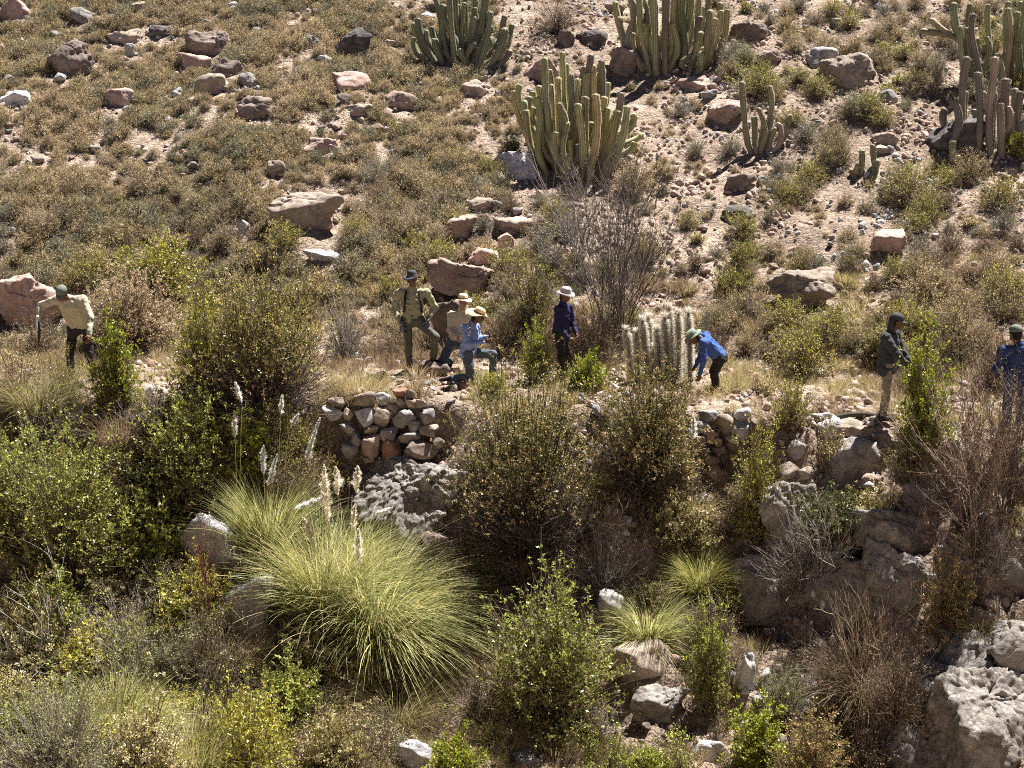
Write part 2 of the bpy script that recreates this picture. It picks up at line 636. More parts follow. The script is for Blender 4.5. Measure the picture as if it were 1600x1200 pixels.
def rock_mesh(seed, size, mat, sub=4, planes=13, rough=1.0, sharp=30.0, lo=0.58, knobs=0, foot=False, slope=None):
    rng = np.random.default_rng(seed)
    D, F = ico(sub)
    n = unit(rng.normal(size=(planes, 3)))
    n[0] = unit(np.array([0.1, 0.1, 1.0]) + rng.normal(size=3) * 0.25)
    h = rng.uniform(lo, 1.0, planes)
    if slope is not None:
        n[0] = unit(np.array(slope))
        h[0] = 0.42
        n[2] = unit(np.array([0.15, 0.25, 1.0]))
        h[2] = 0.52
        n[1] = unit(np.array([slope[0] - 0.7, slope[1] + 0.1, slope[2]]))
        h[1] = 0.85
    q = D + seed * 1.37 % 50
    Dw = unit(D + 0.10 * rough * np.stack([noise3(q * 2.1), noise3(q * 2.1 + 31), noise3(q * 2.1 + 67)], 1))
    c = Dw @ n.T
    r = np.where(c > 0.05, h / np.maximum(c, 0.05), 9)
    r = np.concatenate([r, np.full((len(D), 1), 1.34)], 1)
    r = (np.sum(r ** -sharp, 1)) ** (-1 / sharp)
    V = D * r[:, None]
    q = V + seed * 1.37 % 50
    # chipped facets: cells of the surface stand a little proud or sunk
    nc = 34 if sub < 6 else 150
    cd = unit(rng.normal(size=(nc, 3)))
    own = np.argmax(Dw @ cd.T, 1)
    chip = rng.normal(size=nc)[own] * 0.022 * rough
    cr = noise3(q * 1.9 + 5)
    crack = -0.05 * np.exp(-(cr / 0.035) ** 2)
    V = V * (1 + chip + crack + rough * (0.07 * noise3(q * 1.5) - 0.05 * np.abs(noise3(q * 3.7 + 9)) + 0.028 * noise3(q * 8.3) - 0.022 * np.abs(noise3(q * 17))))[:, None]
    if knobs:
        kd = unit(rng.normal(size=(knobs, 3)))
        ks = rng.uniform(0.035, 0.12, knobs) * (1.6 if knobs < 60 else 1)
        dots = D @ kd.T
        ang = np.sqrt(np.maximum(2 - 2 * dots, 0))
        b_ = np.max(np.sqrt(np.clip(ks ** 2 - ang ** 2, 0, None)) * 0.32, 1)
        V = V * (1 + b_ - 0.08 * np.abs(noise3(q * np.array([2.4, 2.4, 4.0]))) - 0.02 * np.abs(noise3(q * 4.6 + 7)) + 0.05 * noise3(q * 1.2 + 11) - 0.02 * np.abs(noise3(q * 12.0)) + 0.006 * noise3(q * 30) - 0.05 * np.exp(-(noise3(q * 2.7 + 3) / 0.05) ** 2))[:, None]
    mn, mx = V.min(0), V.max(0)
    V = (V - (mn + mx) / 2) / (mx - mn)
    if foot:                                   # a resting boulder keeps its width down to the soil
        low_ = np.clip(-V[:, 2:] / 0.5, 0, 1)
        rad = np.linalg.norm(V[:, :2], axis=1, keepdims=True)
        want = 0.5 * (0.92 + 0.08 * noise3(D * 2.3 + seed)[:, None])
        V[:, :2] *= 1 + np.clip(want / np.maximum(rad, 0.12) - 1, 0, 2.5) * 0.75 * low_ ** 0.7 * (rad > 0.03)
    V = V * np.array(size)
    if sub >= 5 or foot:                       # fractures and chips at their real size
        amp = min(1.0, float(np.mean(size)))
        q2 = V + seed * 2.11 % 40
        ridge = np.abs(noise3(q2 * np.array([2.2, 2.2, 3.4])))
        fis = np.exp(-(noise3(q2 * np.array([1.5, 1.5, 2.6]) + 17) / 0.045) ** 2)
        V = V + D * (amp * (0.07 * noise3(q2 * 1.7 + 3) - 0.07 * ridge - 0.05 * fis - 0.035 * np.abs(noise3(q2 * 6.5)) + 0.015 * noise3(q2 * 15)))[:, None]
    b = Buf()
    b.add(V, F)
    return b.mesh("rock", mat, smooth=sub >= 5)


BOULD = []


def boulder(px, base, w_, h_, col, label, seed, name="boulder", depth=0.8, bury=0.22, sub=4, rough=1.0, planes=11, group=None, yoff=0.0, rz=0.0, cat=None, tilt=0.0, lift=0.0, knobs=0, slope=None):
    """px, base: foot of the rock in the photograph, w_, h_: its visible size there"""
    p = at(px, base)
    k = ppm(p)
    W, H = w_ / k, h_ / k
    full_h = H / (1 - bury)
    me = rock_mesh(seed, (W, W * depth, full_h), ROCK[col], sub, planes, rough, knobs=knobs, foot=True, slope=slope)
    cx, cy = p.x, p.y + W * depth * 0.38 + yoff
    z0 = p.z
    BOULD.append((cx, cy, W * 0.5, W * depth * 0.5))
    o = link(name, me, None, (cx, cy, z0 + full_h * 0.5 - full_h * bury + lift), (0, tilt, rz))
    tag(o, label, cat or name.replace('_', ' ').split()[-1], group)
    return o


# ------------------------------------------------------------------ plants
G_BRIGHT = [(0.29, 0.34, 0.025), (0.35, 0.37, 0.04), (0.19, 0.25, 0.025), (0.40, 0.36, 0.045)] #(0.16, 0.21, 0.028), (0.20, 0.24, 0.035), (0.11, 0.16, 0.028), (0.23, 0.22, 0.045)]
G_LEAF = [(0.25, 0.29, 0.05), (0.33, 0.35, 0.07), (0.18, 0.22, 0.04), (0.42, 0.39, 0.11)] #(0.10, 0.135, 0.035), (0.14, 0.17, 0.045), (0.08, 0.105, 0.035), (0.19, 0.19, 0.07)]
G_DARK = [(0.09, 0.12, 0.035), (0.13, 0.15, 0.04), (0.07, 0.09, 0.03), (0.20, 0.17, 0.07)] #(0.065, 0.085, 0.03), (0.09, 0.11, 0.035), (0.05, 0.065, 0.028), (0.13, 0.13, 0.05)]
G_OLIVE = [(0.35, 0.30, 0.08), (0.27, 0.24, 0.065), (0.43, 0.36, 0.12), (0.18, 0.165, 0.05)] #(0.19, 0.17, 0.07), (0.15, 0.14, 0.06), (0.24, 0.20, 0.09), (0.11, 0.10, 0.05)]
G_SAGE = [(0.31, 0.31, 0.14), (0.25, 0.26, 0.11), (0.38, 0.35, 0.18)] #(0.22, 0.22, 0.14), (0.17, 0.18, 0.11), (0.27, 0.26, 0.17)]
G_YELL = [(0.43, 0.39, 0.06), (0.36, 0.35, 0.05), (0.48, 0.40, 0.10), (0.26, 0.27, 0.05)] #(0.27, 0.25, 0.06), (0.22, 0.22, 0.05), (0.31, 0.26, 0.09), (0.17, 0.18, 0.05)]
D_KHAKI = [(0.53, 0.41, 0.235), (0.45, 0.345, 0.20), (0.60, 0.48, 0.295), (0.35, 0.27, 0.16)] #(0.31, 0.245, 0.125), (0.25, 0.20, 0.105), (0.36, 0.29, 0.16), (0.20, 0.165, 0.09)]
D_CREAM = [(0.52, 0.44, 0.26), (0.60, 0.52, 0.33), (0.42, 0.36, 0.19)]
D_STRAW = [(0.46, 0.36, 0.19), (0.40, 0.31, 0.16), (0.52, 0.43, 0.26)]
D_TAN = [(0.56, 0.42, 0.26), (0.62, 0.49, 0.32), (0.47, 0.34, 0.20), (0.66, 0.55, 0.39)]
D_RUST = [(0.33, 0.15, 0.06), (0.26, 0.12, 0.05), (0.36, 0.22, 0.09), (0.20, 0.16, 0.05)]
D_GREY = [(0.23, 0.195, 0.155), (0.29, 0.25, 0.205), (0.17, 0.14, 0.115)] #(0.19, 0.165, 0.145), (0.24, 0.21, 0.19), (0.14, 0.12, 0.105)]
D_BROWN = [(0.29, 0.21, 0.14), (0.36, 0.275, 0.18), (0.20, 0.145, 0.10)] #(0.17, 0.12, 0.085), (0.22, 0.16, 0.11), (0.12, 0.085, 0.06)]
T_GREY = [(0.25, 0.215, 0.18), (0.18, 0.15, 0.125), (0.31, 0.275, 0.24)] #(0.24, 0.21, 0.19), (0.17, 0.145, 0.125), (0.30, 0.27, 0.25)]
T_DARK = [(0.095, 0.075, 0.06), (0.13, 0.10, 0.08), (0.07, 0.055, 0.045)]
T_BROWN = [(0.17, 0.125, 0.09), (0.22, 0.165, 0.12), (0.13, 0.095, 0.07)]


def bez(a, c, b, n):
    t = np.linspace(0, 1, n)[None, :, None]
    return a[:, None] * (1 - t) ** 2 + c[:, None] * 2 * t * (1 - t) + b[:, None] * t ** 2


def dome_tips(rng, n, w_, h_, seed, low=0.12, shell=0.5, flat=0.0):
    az = rng.uniform(0, 2 * math.pi, n)
    se = rng.uniform(0, 1, n) ** 0.8
    ce = np.sqrt(1 - se ** 2)
    D = np.stack([np.cos(az) * ce, np.sin(az) * ce, se], 1)
    rr = shell + (1 - shell) * rng.uniform(0, 1, n) ** 0.7
    lump = 1 + 0.38 * noise3(D * 2.1 + seed * 3.3) + 0.22 * noise3(D * 5.1 + seed) + 0.07 * rng.normal(size=n)
    R = rr * lump
    T = D * R[:, None] * np.array([w_ / 2, w_ / 2, h_]) * 1.06
    T[:, 2] = np.maximum(T[:, 2], low * h_ * rng.uniform(0.4, 1.2, n))
    return T


def shrub_parts(seed, w_, h_, n=350, lpt=34, leaf=(0.030, 0.013), pal=G_LEAF, twig=T_BROWN, heads=0.0, hpal=D_TAN, dry=False, low=0.1, shell=0.5, upright=0.5, twr=1.0, drylow=0.0, hsize=1.0, reach=0.34, bare=0.0):
    """branches, foliage, seed heads of one shrub (local, base at 0)"""
    rng = np.random.default_rng(seed)
    T = dome_tips(rng, n, w_, h_, seed % 97, low, shell)
    base = rng.normal(size=(n, 3)) * np.array([0.05 * w_, 0.05 * w_, 0])
    base[:, 2] = -0.08
    C = base * 0.6 + T * np.array([0.30, 0.30, 0]) + np.stack([0 * T[:, 0], 0 * T[:, 0], T[:, 2] * upright], 1)
    C += rng.normal(size=C.shape) * 0.04 * w_
    P = bez(base, C, T, 5)
    P[:, 1:-1] += rng.normal(size=(n, 3, 3)) * 0.012 * w_
    R = np.linspace(0.0075, 0.0022, 5)[None] * (0.7 + 0.5 * rng.uniform(size=(n, 1))) * twr * (0.6 + 0.25 * w_)
    br = Buf()
    tubes(br, P, R, pick(rng, twig, n))
    tdir = unit(P[:, -1] - P[:, -2])
    # side sprigs
    k = 4
    t0 = rng.uniform(0.45, 1.0, (n, k))
    seg = np.clip((t0 * 4).astype(int), 0, 3)
    fr = (t0 * 4 - seg)[..., None]
    ii = np.arange(n)[:, None]
    S0 = P[ii, seg] * (1 - fr) + P[ii, seg + 1] * fr
    sl = reach * (0.5 + 0.7 * rng.uniform(size=(n, k, 1))) * min(w_, h_ * 1.4) * 0.33
    sd = unit(tdir[:, None] * 0.9 + rng.normal(size=(n, k, 3)) * 0.75 + np.array([0, 0, 0.35]))
    S1 = S0 + sd * sl
    S0f, S1f = S0.reshape(-1, 3), S1.reshape(-1, 3)
    sdf = sd.reshape(-1, 3)
    Ps = np.stack([S0f, (S0f + S1f) / 2 + rng.normal(size=S0f.shape) * 0.01, S1f], 1)
    ribbons(br, Ps, np.broadcast_to(np.array([0.0056, 0.0044, 0.0028]) * twr, (n * k, 3)), unit(rng.normal(size=(n * k, 3))), pick(rng, twig, n * k))
    # leaves along the sprigs
    fo = Buf()
    nl = int(n * lpt)
    j = rng.integers(0, n * k, nl)
    tt = rng.uniform(0.05, 1.08, (nl, 1))
    pos = S0f[j] + (S1f[j] - S0f[j]) * tt + rng.normal(size=(nl, 3)) * 0.012
    ld = sdf[j] * 0.7 + rng.normal(size=(nl, 3)) * 0.7 + np.array([0, 0, 0.2])
    col = pick(rng, pal, nl)
    # each sprig has its own tone
    tone = (1 + 0.28 * rng.normal(size=(n * k, 1))).clip(0.45, 1.8)
    col = col * tone[j]
    if drylow > 0:        # dead leaves hold on low inside the shrub
        hz = pos[:, 2] / h_
        dead = rng.uniform(size=nl) < drylow * np.clip(1.0 - hz * 1.5, 0, 1)
        keep = ~(dead & (rng.uniform(size=nl) < 0.55))
        col[dead] = pick(rng, D_BROWN, int(dead.sum()))
        pos, ld, col = pos[keep], ld[keep], col[keep]
        nl = len(pos)
    if bare > 0:
        keep = rng.uniform(size=nl) < np.clip((pos[:, 2] / h_ - bare * 0.55) / (bare * 0.6), 0.06, 1)
        pos, ld, col = pos[keep], ld[keep], col[keep]
        nl = len(pos)
    leaves(fo, rng, pos, ld, leaf[0] * rng.uniform(0.6, 1.35, nl), leaf[1] * rng.uniform(0.7, 1.3, nl), col)
    hd = None
    if heads > 0:
        hd = Buf()
        cand = np.where(S1f[:, 2] > h_ * 0.25)[0]
        sel = cand[rng.uniform(size=len(cand)) < heads]
        m = 9
        c = np.repeat(S1f[sel], m, 0)
        d = unit(rng.normal(size=c.shape) + np.array([0, 0, 0.5]))
        L_ = 0.024 * hsize
        leaves(hd, rng, c + d * rng.uniform(0.0, 0.022, (len(c), 1)) * hsize, d, L_, L_ * 0.75, pick(rng, hpal, len(sel), 0.15).repeat(m, 0))
    return br, fo, hd


_shrub_cache = {}
_N = [0]


def shrub(px, base, w_, h_, kind, label, group=None, name="shrub", seed=None, rz=None, yoff=0.0):
    """place one shrub: its foot at this place of the photograph, w_ x h_ photograph pixels"""
    p = at(px, base)
    k = ppm(p)
    return shrub_at(Vector((p.x, p.y + yoff, float(height(p.x, p.y + yoff)))), w_ / k, h_ / k, kind, label, group, name, seed, rz)


KINDS = {
    'bright': dict(pal=G_BRIGHT, leaf=(0.042, 0.021), n=260, lpt=36, twig=T_BROWN, drylow=0.4),
    'leafy': dict(pal=G_LEAF, leaf=(0.040, 0.018), n=280, lpt=36, twig=T_BROWN, drylow=0.5),
    'leafyyellow': dict(pal=G_YELL, leaf=(0.038, 0.016), n=260, lpt=32, twig=T_BROWN, drylow=0.4),
    'darkleafy': dict(pal=G_DARK, leaf=(0.040, 0.019), n=260, lpt=36, twig=T_DARK, drylow=0.4),
    'olive': dict(pal=G_OLIVE, leaf=(0.028, 0.011), n=320, lpt=34, twig=T_BROWN, heads=0.3, hsize=1.2, hpal=D_CREAM, drylow=0.7),
    'olivehead': dict(pal=G_OLIVE + [(0.15, 0.17, 0.04)], leaf=(0.032, 0.014), n=460, lpt=52, twig=T_DARK, heads=0.5, hsize=1.1, hpal=[(0.50, 0.37, 0.20), (0.42, 0.27, 0.12), (0.56, 0.45, 0.27), (0.36, 0.22, 0.09)], drylow=1.0, shell=0.62, bare=0.42, upright=0.3),
    'sage': dict(pal=G_SAGE, leaf=(0.024, 0.008), n=300, lpt=34, twig=T_GREY, drylow=0.4),
    'cream': dict(pal=D_CREAM + G_YELL, leaf=(0.026, 0.012), n=360, lpt=24, twig=T_BROWN, heads=0.6, hpal=D_CREAM),
    'tan': dict(pal=D_TAN, leaf=(0.024, 0.014), n=420, lpt=20, twig=T_BROWN, heads=0.85, hpal=D_TAN, hsize=1.2, shell=0.75),
    'rust': dict(pal=[(0.33, 0.18, 0.07), (0.36, 0.24, 0.09), (0.24, 0.22, 0.06), (0.16, 0.17, 0.04), (0.4, 0.3, 0.15)], leaf=(0.034, 0.016), n=240, lpt=30, twig=T_BROWN),
    'khaki': dict(pal=D_KHAKI, leaf=(0.026, 0.009), n=170, lpt=30, twig=T_GREY, reach=0.45),
    'khakigreen': dict(pal=D_KHAKI + G_OLIVE, leaf=(0.026, 0.009), n=170, lpt=30, twig=T_GREY, reach=0.45),
    'green': dict(pal=G_OLIVE + G_YELL, leaf=(0.028, 0.010), n=190, lpt=32, twig=T_BROWN, reach=0.45, drylow=0.7),
    'greygreen': dict(pal=G_SAGE + D_GREY, leaf=(0.024, 0.008), n=170, lpt=28, twig=T_GREY, reach=0.45, drylow=0.6),
    'straw': dict(pal=D_STRAW, leaf=(0.030, 0.009), n=170, lpt=28, twig=T_BROWN, reach=0.45),
    'greydead': dict(pal=D_GREY, leaf=(0.022, 0.007), n=170, lpt=10, twig=T_GREY, reach=0.5),
    'browndead': dict(pal=D_BROWN, leaf=(0.026, 0.010), n=170, lpt=14, twig=T_BROWN, reach=0.5),
}


def shrub_at(p, W, H, kind, label, group=None, name="shrub", seed=None, rz=None):
    """meshes are shared between shrubs of one kind and about one size"""
    _N[0] += 1
    big = W > 1.35
    asp = min(3, max(0, int(H / W * 2.2)))
    szc = (round(W * 2) / 2 if big else (0.9 if W > 0.62 else 0.45))
    var = (_N[0] if big else _N[0] % 2) if seed is None else seed
    if big:
        var = var % 2
    key = (kind, szc, asp, var)
    if key not in _shrub_cache:
        kw = dict(KINDS[kind])
        f = (szc / 2.0) ** 1.15 if big else (szc / 1.0) ** 1.0
        kw['n'] = int(np.clip(kw['n'] * (1.5 * f if big else f * 1.0), 50, 900))
        if big:
            kw['leaf'] = (kw['leaf'][0] * 1.35, kw['leaf'][1] * 1.5)
            kw['lpt'] = int(kw['lpt'] * 1.0)
        s0 = (hash_s(kind) + int(szc * 10) * 31 + asp * 7 + var * 101) % 9973
        hh = szc * (asp + 0.5) / 2.2
        br, fo, hd = shrub_parts(s0, szc, hh, **kw)
        dry = kind in ('tan', 'khaki', 'straw', 'greydead', 'browndead', 'khakigreen')
        _shrub_cache[key] = (br.mesh("branches", M_BARK), fo.mesh("foliage", M_DRY if dry else M_LEAF), hd.mesh("flower_heads", M_DRY) if hd else None, szc, hh)
    mb, mf, mh, sz, hh = _shrub_cache[key]
    r = (_N[0] * 2.399) % 6.283 if rz is None else rz
    t = tag(link(name, None, None, p, (0, 0, r), (W / sz, W / sz, H / hh)), label, 'shrub', group)
    link("branches", mb, t)
    link("foliage", mf, t)
    if mh:
        link("flower_heads", mh, t)
    return t


def hash_s(s):
    h = 0
    for ch in s:
        h = (h * 31 + ord(ch)) % 100003
    return h


def twig_mesh(seed, w_, h_, n0=22, k1=6, k2=5, r0=0.011, pal=T_DARK, up=0.9, curl=0.3, k3=0, spread=1.0):
    """bare branching shrub: stems, branches, twigs"""
    rng = np.random.default_rng(seed)
    b = Buf()
    az = rng.uniform(0, 2 * math.pi, n0)
    sp = np.abs(rng.normal(size=n0)) * 0.5 * spread
    sp = np.clip(sp, 0, 1.1)
    D = unit(np.stack([np.cos(az) * sp * w_ / 2, np.sin(az) * sp * w_ / 2, np.full(n0, h_ * 0.85)], 1))
    L0 = h_ * rng.uniform(0.55, 0.95, n0)
    S = rng.normal(size=(n0, 3)) * np.array([0.04 * w_, 0.04 * w_, 0])
    S[:, 2] = -0.05
    r = np.full(n0, r0) * rng.uniform(0.6, 1.2, n0)
    lev = [(k1, 0.5, 0.55), (k2, 0.5, 0.5)] + ([(k3, 0.5, 0.5)] if k3 else [])
    for li in range(len(lev) + 1):
        n = len(S)
        m = 6 if li < 2 else 4
        pts = [S]
        d = D.copy()
        for i in range(m):
            d = unit(d + rng.normal(size=(n, 3)) * curl * 0.35 + np.array([0, 0, 0.05 * up]))
            pts.append(pts[-1] + d * (L0 / m)[:, None])
        P = np.stack(pts, 1)
        R = r[:, None] * np.linspace(1, 0.35, m + 1)[None]
        if li < len(lev):
            tubes(b, P, R, pick(rng, pal, n))
        else:
            ribbons(b, P[:, ::2], R[:, ::2] * 2.0, unit(rng.normal(size=(n, 3))), pick(rng, pal, n))
        if li == len(lev):
            break
        k, lf, rf = lev[li]
        t = rng.uniform(0.15, 0.98, (n, k))
        sg = np.clip((t * m).astype(int), 0, m - 1)
        fr = (t * m - sg)[..., None]
        ii = np.arange(n)[:, None]
        S2 = P[ii, sg] * (1 - fr) + P[ii, sg + 1] * fr
        dd = unit(P[ii, sg + 1] - P[ii, sg])
        D2 = unit(dd + rng.normal(size=dd.shape) * 0.42 + np.array([0, 0, 0.18 * up]))
        L2 = (L0[:, None] * lf * (1.15 - 0.75 * t) * rng.uniform(0.6, 1.2, t.shape))
        r2 = r[:, None] * rf * np.ones_like(t)
        S, D, L0, r = S2.reshape(-1, 3), D2.reshape(-1, 3), L2.ravel(), np.maximum(r2.ravel(), 0.0014)
    return b


def twiggy(px, base, w_, h_, label, pal=T_DARK, seed=1, name="bare_shrub", group=None, foliage=None, **kw):
    p = at(px, base)
    k = ppm(p)
    W, H = w_ / k, h_ / k
    t = tag(link(name, None, None, p), label, 'shrub', group)
    b = twig_mesh(seed, W, H, pal=pal, **kw)
    link("branches", b.mesh("branches", M_BARK), t)
    if foliage:
        rng = np.random.default_rng(seed + 5)
        fo = Buf()
        V = np.concatenate(b.v)
        V = V[V[:, 2] > H * foliage.get('from', 0.3)]
        j = rng.integers(0, len(V), foliage['n'])
        leaves(fo, rng, V[j] + rng.normal(size=(foliage['n'], 3)) * 0.012, rng.normal(size=(foliage['n'], 3)) + np.array([0, 0, .4]), foliage.get('l', 0.022) * rng.uniform(.6, 1.3, foliage['n']), foliage.get('w', 0.009), pick(rng, foliage['pal'], foliage['n']))
        link("foliage", fo.mesh("foliage", M_DRY), t)
    return t


def grass_mesh(seed, n, length, width, pal, spread=0.9, r0=0.12, droop=1.0, lean=(0, 0), seg=7, tipdry=0.0):
    rng = np.random.default_rng(seed)
    az = rng.uniform(0, 2 * math.pi, n)
    el = np.abs(rng.normal(size=n)) * 0.42 * spread + 0.05
    L = length * (0.45 + 0.6 * rng.uniform(size=n) ** 0.7)
    hd = np.stack([np.cos(az), np.sin(az), 0 * az], 1)
    hd[:, 0] += lean[0]
    hd[:, 1] += lean[1]
    root = hd * (np.sqrt(rng.uniform(size=n)) * r0)[:, None]
    root[:, 2] = -0.04
    d = unit(hd * np.sin(el)[:, None] + np.array([0, 0, 1]) * np.cos(el)[:, None])
    pts = [root]
    for i in range(seg):
        g = droop * (0.06 + 0.16 * (i / seg) ** 1.2) * (0.6 + 0.8 * rng.uniform(size=(n, 1)))
        d = unit(d + hd * g * 0.5 + np.array([0, 0, -1]) * g + rng.normal(size=(n, 3)) * 0.035)
        pts.append(pts[-1] + d * (L / seg)[:, None])
    P = np.stack(pts, 1)
    W = width * (0.6 + 0.7 * rng.uniform(size=(n, 1))) * np.concatenate([np.array([0.8, 1.0]), np.linspace(1, 0.15, seg - 1)])[None]
    b = Buf()
    side = unit(rng.normal(size=(n, 3)) * 0.6 + np.array([0, 0, 1]))
    ribbons(b, P, W, side, pick(rng, pal, n, 0.2))
    return b


def grass(px, base, n, length, width, pal, label, seed, name="grass_tussock", group=None, cat='grass', yoff=0.0, **kw):
    p = at(px, base)
    b = grass_mesh(seed, n, length, width, pal, **kw)
    y = p.y + yoff
    o = link(name, b.mesh("tussock", M_BLADE), None, (p.x, y, float(height(p.x, y))))
    return tag(o, label, cat, group)


def plume_mesh(seed, L, R, pal, feather=0.075):
    """a feathery seed plume along +Z: drooping side sprays of fine hairs"""
    rng = np.random.default_rng(seed)
    b = Buf()
    bend = rng.normal(size=2) * 0.07 * L
    ns = int(90 * max(0.6, L / 0.6))
    t = rng.uniform(0, 1, ns) ** 0.85
    az = rng.uniform(0, 2 * math.pi, ns)
    prof = (np.sin(np.clip(t * 0.93 + 0.05, 0, 1) * math.pi) ** 0.55) * (1.25 - 1.1 * t)
    out = np.stack([np.cos(az), np.sin(az), 0 * az], 1)
    root = np.stack([bend[0] * t ** 2, bend[1] * t ** 2, t * L * 0.9], 1)
    ln = (R * 2.2 + 0.03) * prof * rng.uniform(0.6, 1.3, ns) + 0.01
    tip = root + out * (R * 1.35 * prof * rng.uniform(0.4, 1.25, ns))[:, None] + np.array([0, 0, 1]) * (ln * 0.9)[:, None]
    mid = root + out * (R * prof * 0.45)[:, None] + np.array([0, 0, 0.7]) * ln[:, None]
    m = 34
    u = rng.uniform(0, 1, (ns, m, 1))
    C = root[:, None] * (1 - u) ** 2 + 2 * mid[:, None] * u * (1 - u) + tip[:, None] * u ** 2
    D = (tip - root)[:, None] * np.ones((1, m, 1))
    D = unit(D) + rng.normal(size=C.shape) * 0.33
    C, D = C.reshape(-1, 3), D.reshape(-1, 3)
    n = len(C)
    tt_ = np.repeat(t, m)
    leaves(b, rng, C, D, feather * 0.6 * rng.uniform(.5, 1.4, n) * (1.15 - 0.7 * tt_), 0.0060, pick(rng, pal, n, 0.12))
    tubes(b, np.stack([np.zeros(3), np.array([bend[0] * 0.25, bend[1] * 0.25, L * 0.45]), np.array([bend[0], bend[1], L * 0.9])])[None], np.array([[0.004, 0.003, 0.001]]), pal[1])
    return b


# ------------------------------------------------------------------ cacti
def column_mesh(P, rad, ribs=9, depth=0.17, green=(0.155, 0.165, 0.075), pale=(0.36, 0.33, 0.20), seed=0, cap=True, constr=0.0):
    """one ribbed cactus column along the points P (n,3)"""
    rng = np.random.default_rng(seed)
    n = len(P)
    T = unit(np.gradient(P, axis=0))
    ref = np.array([1.0, 0.0, 0.0])
    N1 = unit(ref - T * (T @ ref)[:, None])
    N2 = np.cross(T, N1)
    k = ribs * 2
    a = np.arange(k) * 2 * math.pi / k + rng.uniform(0, 6)
    prof = np.tile([1.0, 1 - depth], ribs)
    s = np.linspace(0, 1, n)
    Ltot = np.sum(np.linalg.norm(np.diff(P, axis=0), axis=1))
    dist = s * Ltot
    from_top = Ltot - dist
    R = rad * np.sqrt(np.clip(1 - np.clip(1 - from_top / (rad * 1.3), 0, 1) ** 2, 0.0, 1))
    R = np.maximum(R, rad * 0.06)
    for _j in range(rng.integers(1, 4)):
        R = R * (1 - 0.16 * np.exp(-((s - rng.uniform(0.25, 0.85)) / 0.022) ** 2))
    R = R * (0.93 + 0.05 * np.sin(dist * 9 + seed) + 0.04 * np.sin(dist * 3.1 + seed * 2)) * np.interp(s, [0, 0.15, 1], [0.8, 1, 1])
    V = P[:, None] + R[:, None, None] * prof[None, :, None] * (N1[:, None] * np.cos(a)[None, :, None] + N2[:, None] * np.sin(a)[None, :, None])
    ridge = np.tile([1.0, 0.0], ribs)
    col = np.array(green)[None, None] * (1 - ridge[None, :, None]) + np.array(pale)[None, None] * ridge[None, :, None]
    wear = (0.5 + 0.5 * noise3(V.reshape(-1, 3) * 2.2 + seed)).reshape(n, k, 1).clip(0, 1)
    base_grey = np.array([0.20, 0.165, 0.13])
    wl = rng.uniform(0.25, 0.6)
    g = np.clip((wl - s[:, None, None]) * 3.5, 0, 1) * (0.55 + 0.45 * wear)
    scar = np.clip((noise3(V.reshape(-1, 3) * 5.5 + seed * 1.7).reshape(n, k, 1) - 0.38) * 6, 0, 0.8)
    g = np.maximum(g, scar)
    col = col * (0.7 + 0.6 * wear) * rng.uniform(0.75, 1.2) * np.array([rng.uniform(0.9, 1.15), 1, 1])
    col = col * (1 - g) + base_grey * g
    idx = np.arange(n * k).reshape(n, k)
    F = np.stack([idx[:-1], np.roll(idx[:-1], -1, 1), np.roll(idx[1:], -1, 1), idx[1:]], -1).reshape(-1, 4)
    b = Buf()
    b.add(V, F, col.reshape(-1, 3))
    # spines: short pale needles in clusters along every rib
    na = int(Ltot / 0.045)
    if na > 1:
        tt = rng.uniform(0.05, 0.995, (na * ribs))
        rb = rng.integers(0, ribs, na * ribs)
        fi = tt * (n - 1)
        i0 = np.clip(fi.astype(int), 0, n - 2)
        C = V[i0, rb * 2] * (1 - (fi - i0))[:, None] + V[i0 + 1, rb * 2] * (fi - i0)[:, None]
        cc = P[i0] * (1 - (fi - i0))[:, None] + P[i0 + 1] * (fi - i0)[:, None]
        od = unit(C - cc)
        m = 2
        D = od.repeat(m, 0) + rng.normal(size=(len(C) * m, 3)) * 0.6
        leaves(b, rng, C.repeat(m, 0), D, 0.03, 0.0045, np.tile(np.array([[0.42, 0.36, 0.24]]), (len(C) * m, 1)))
    return b


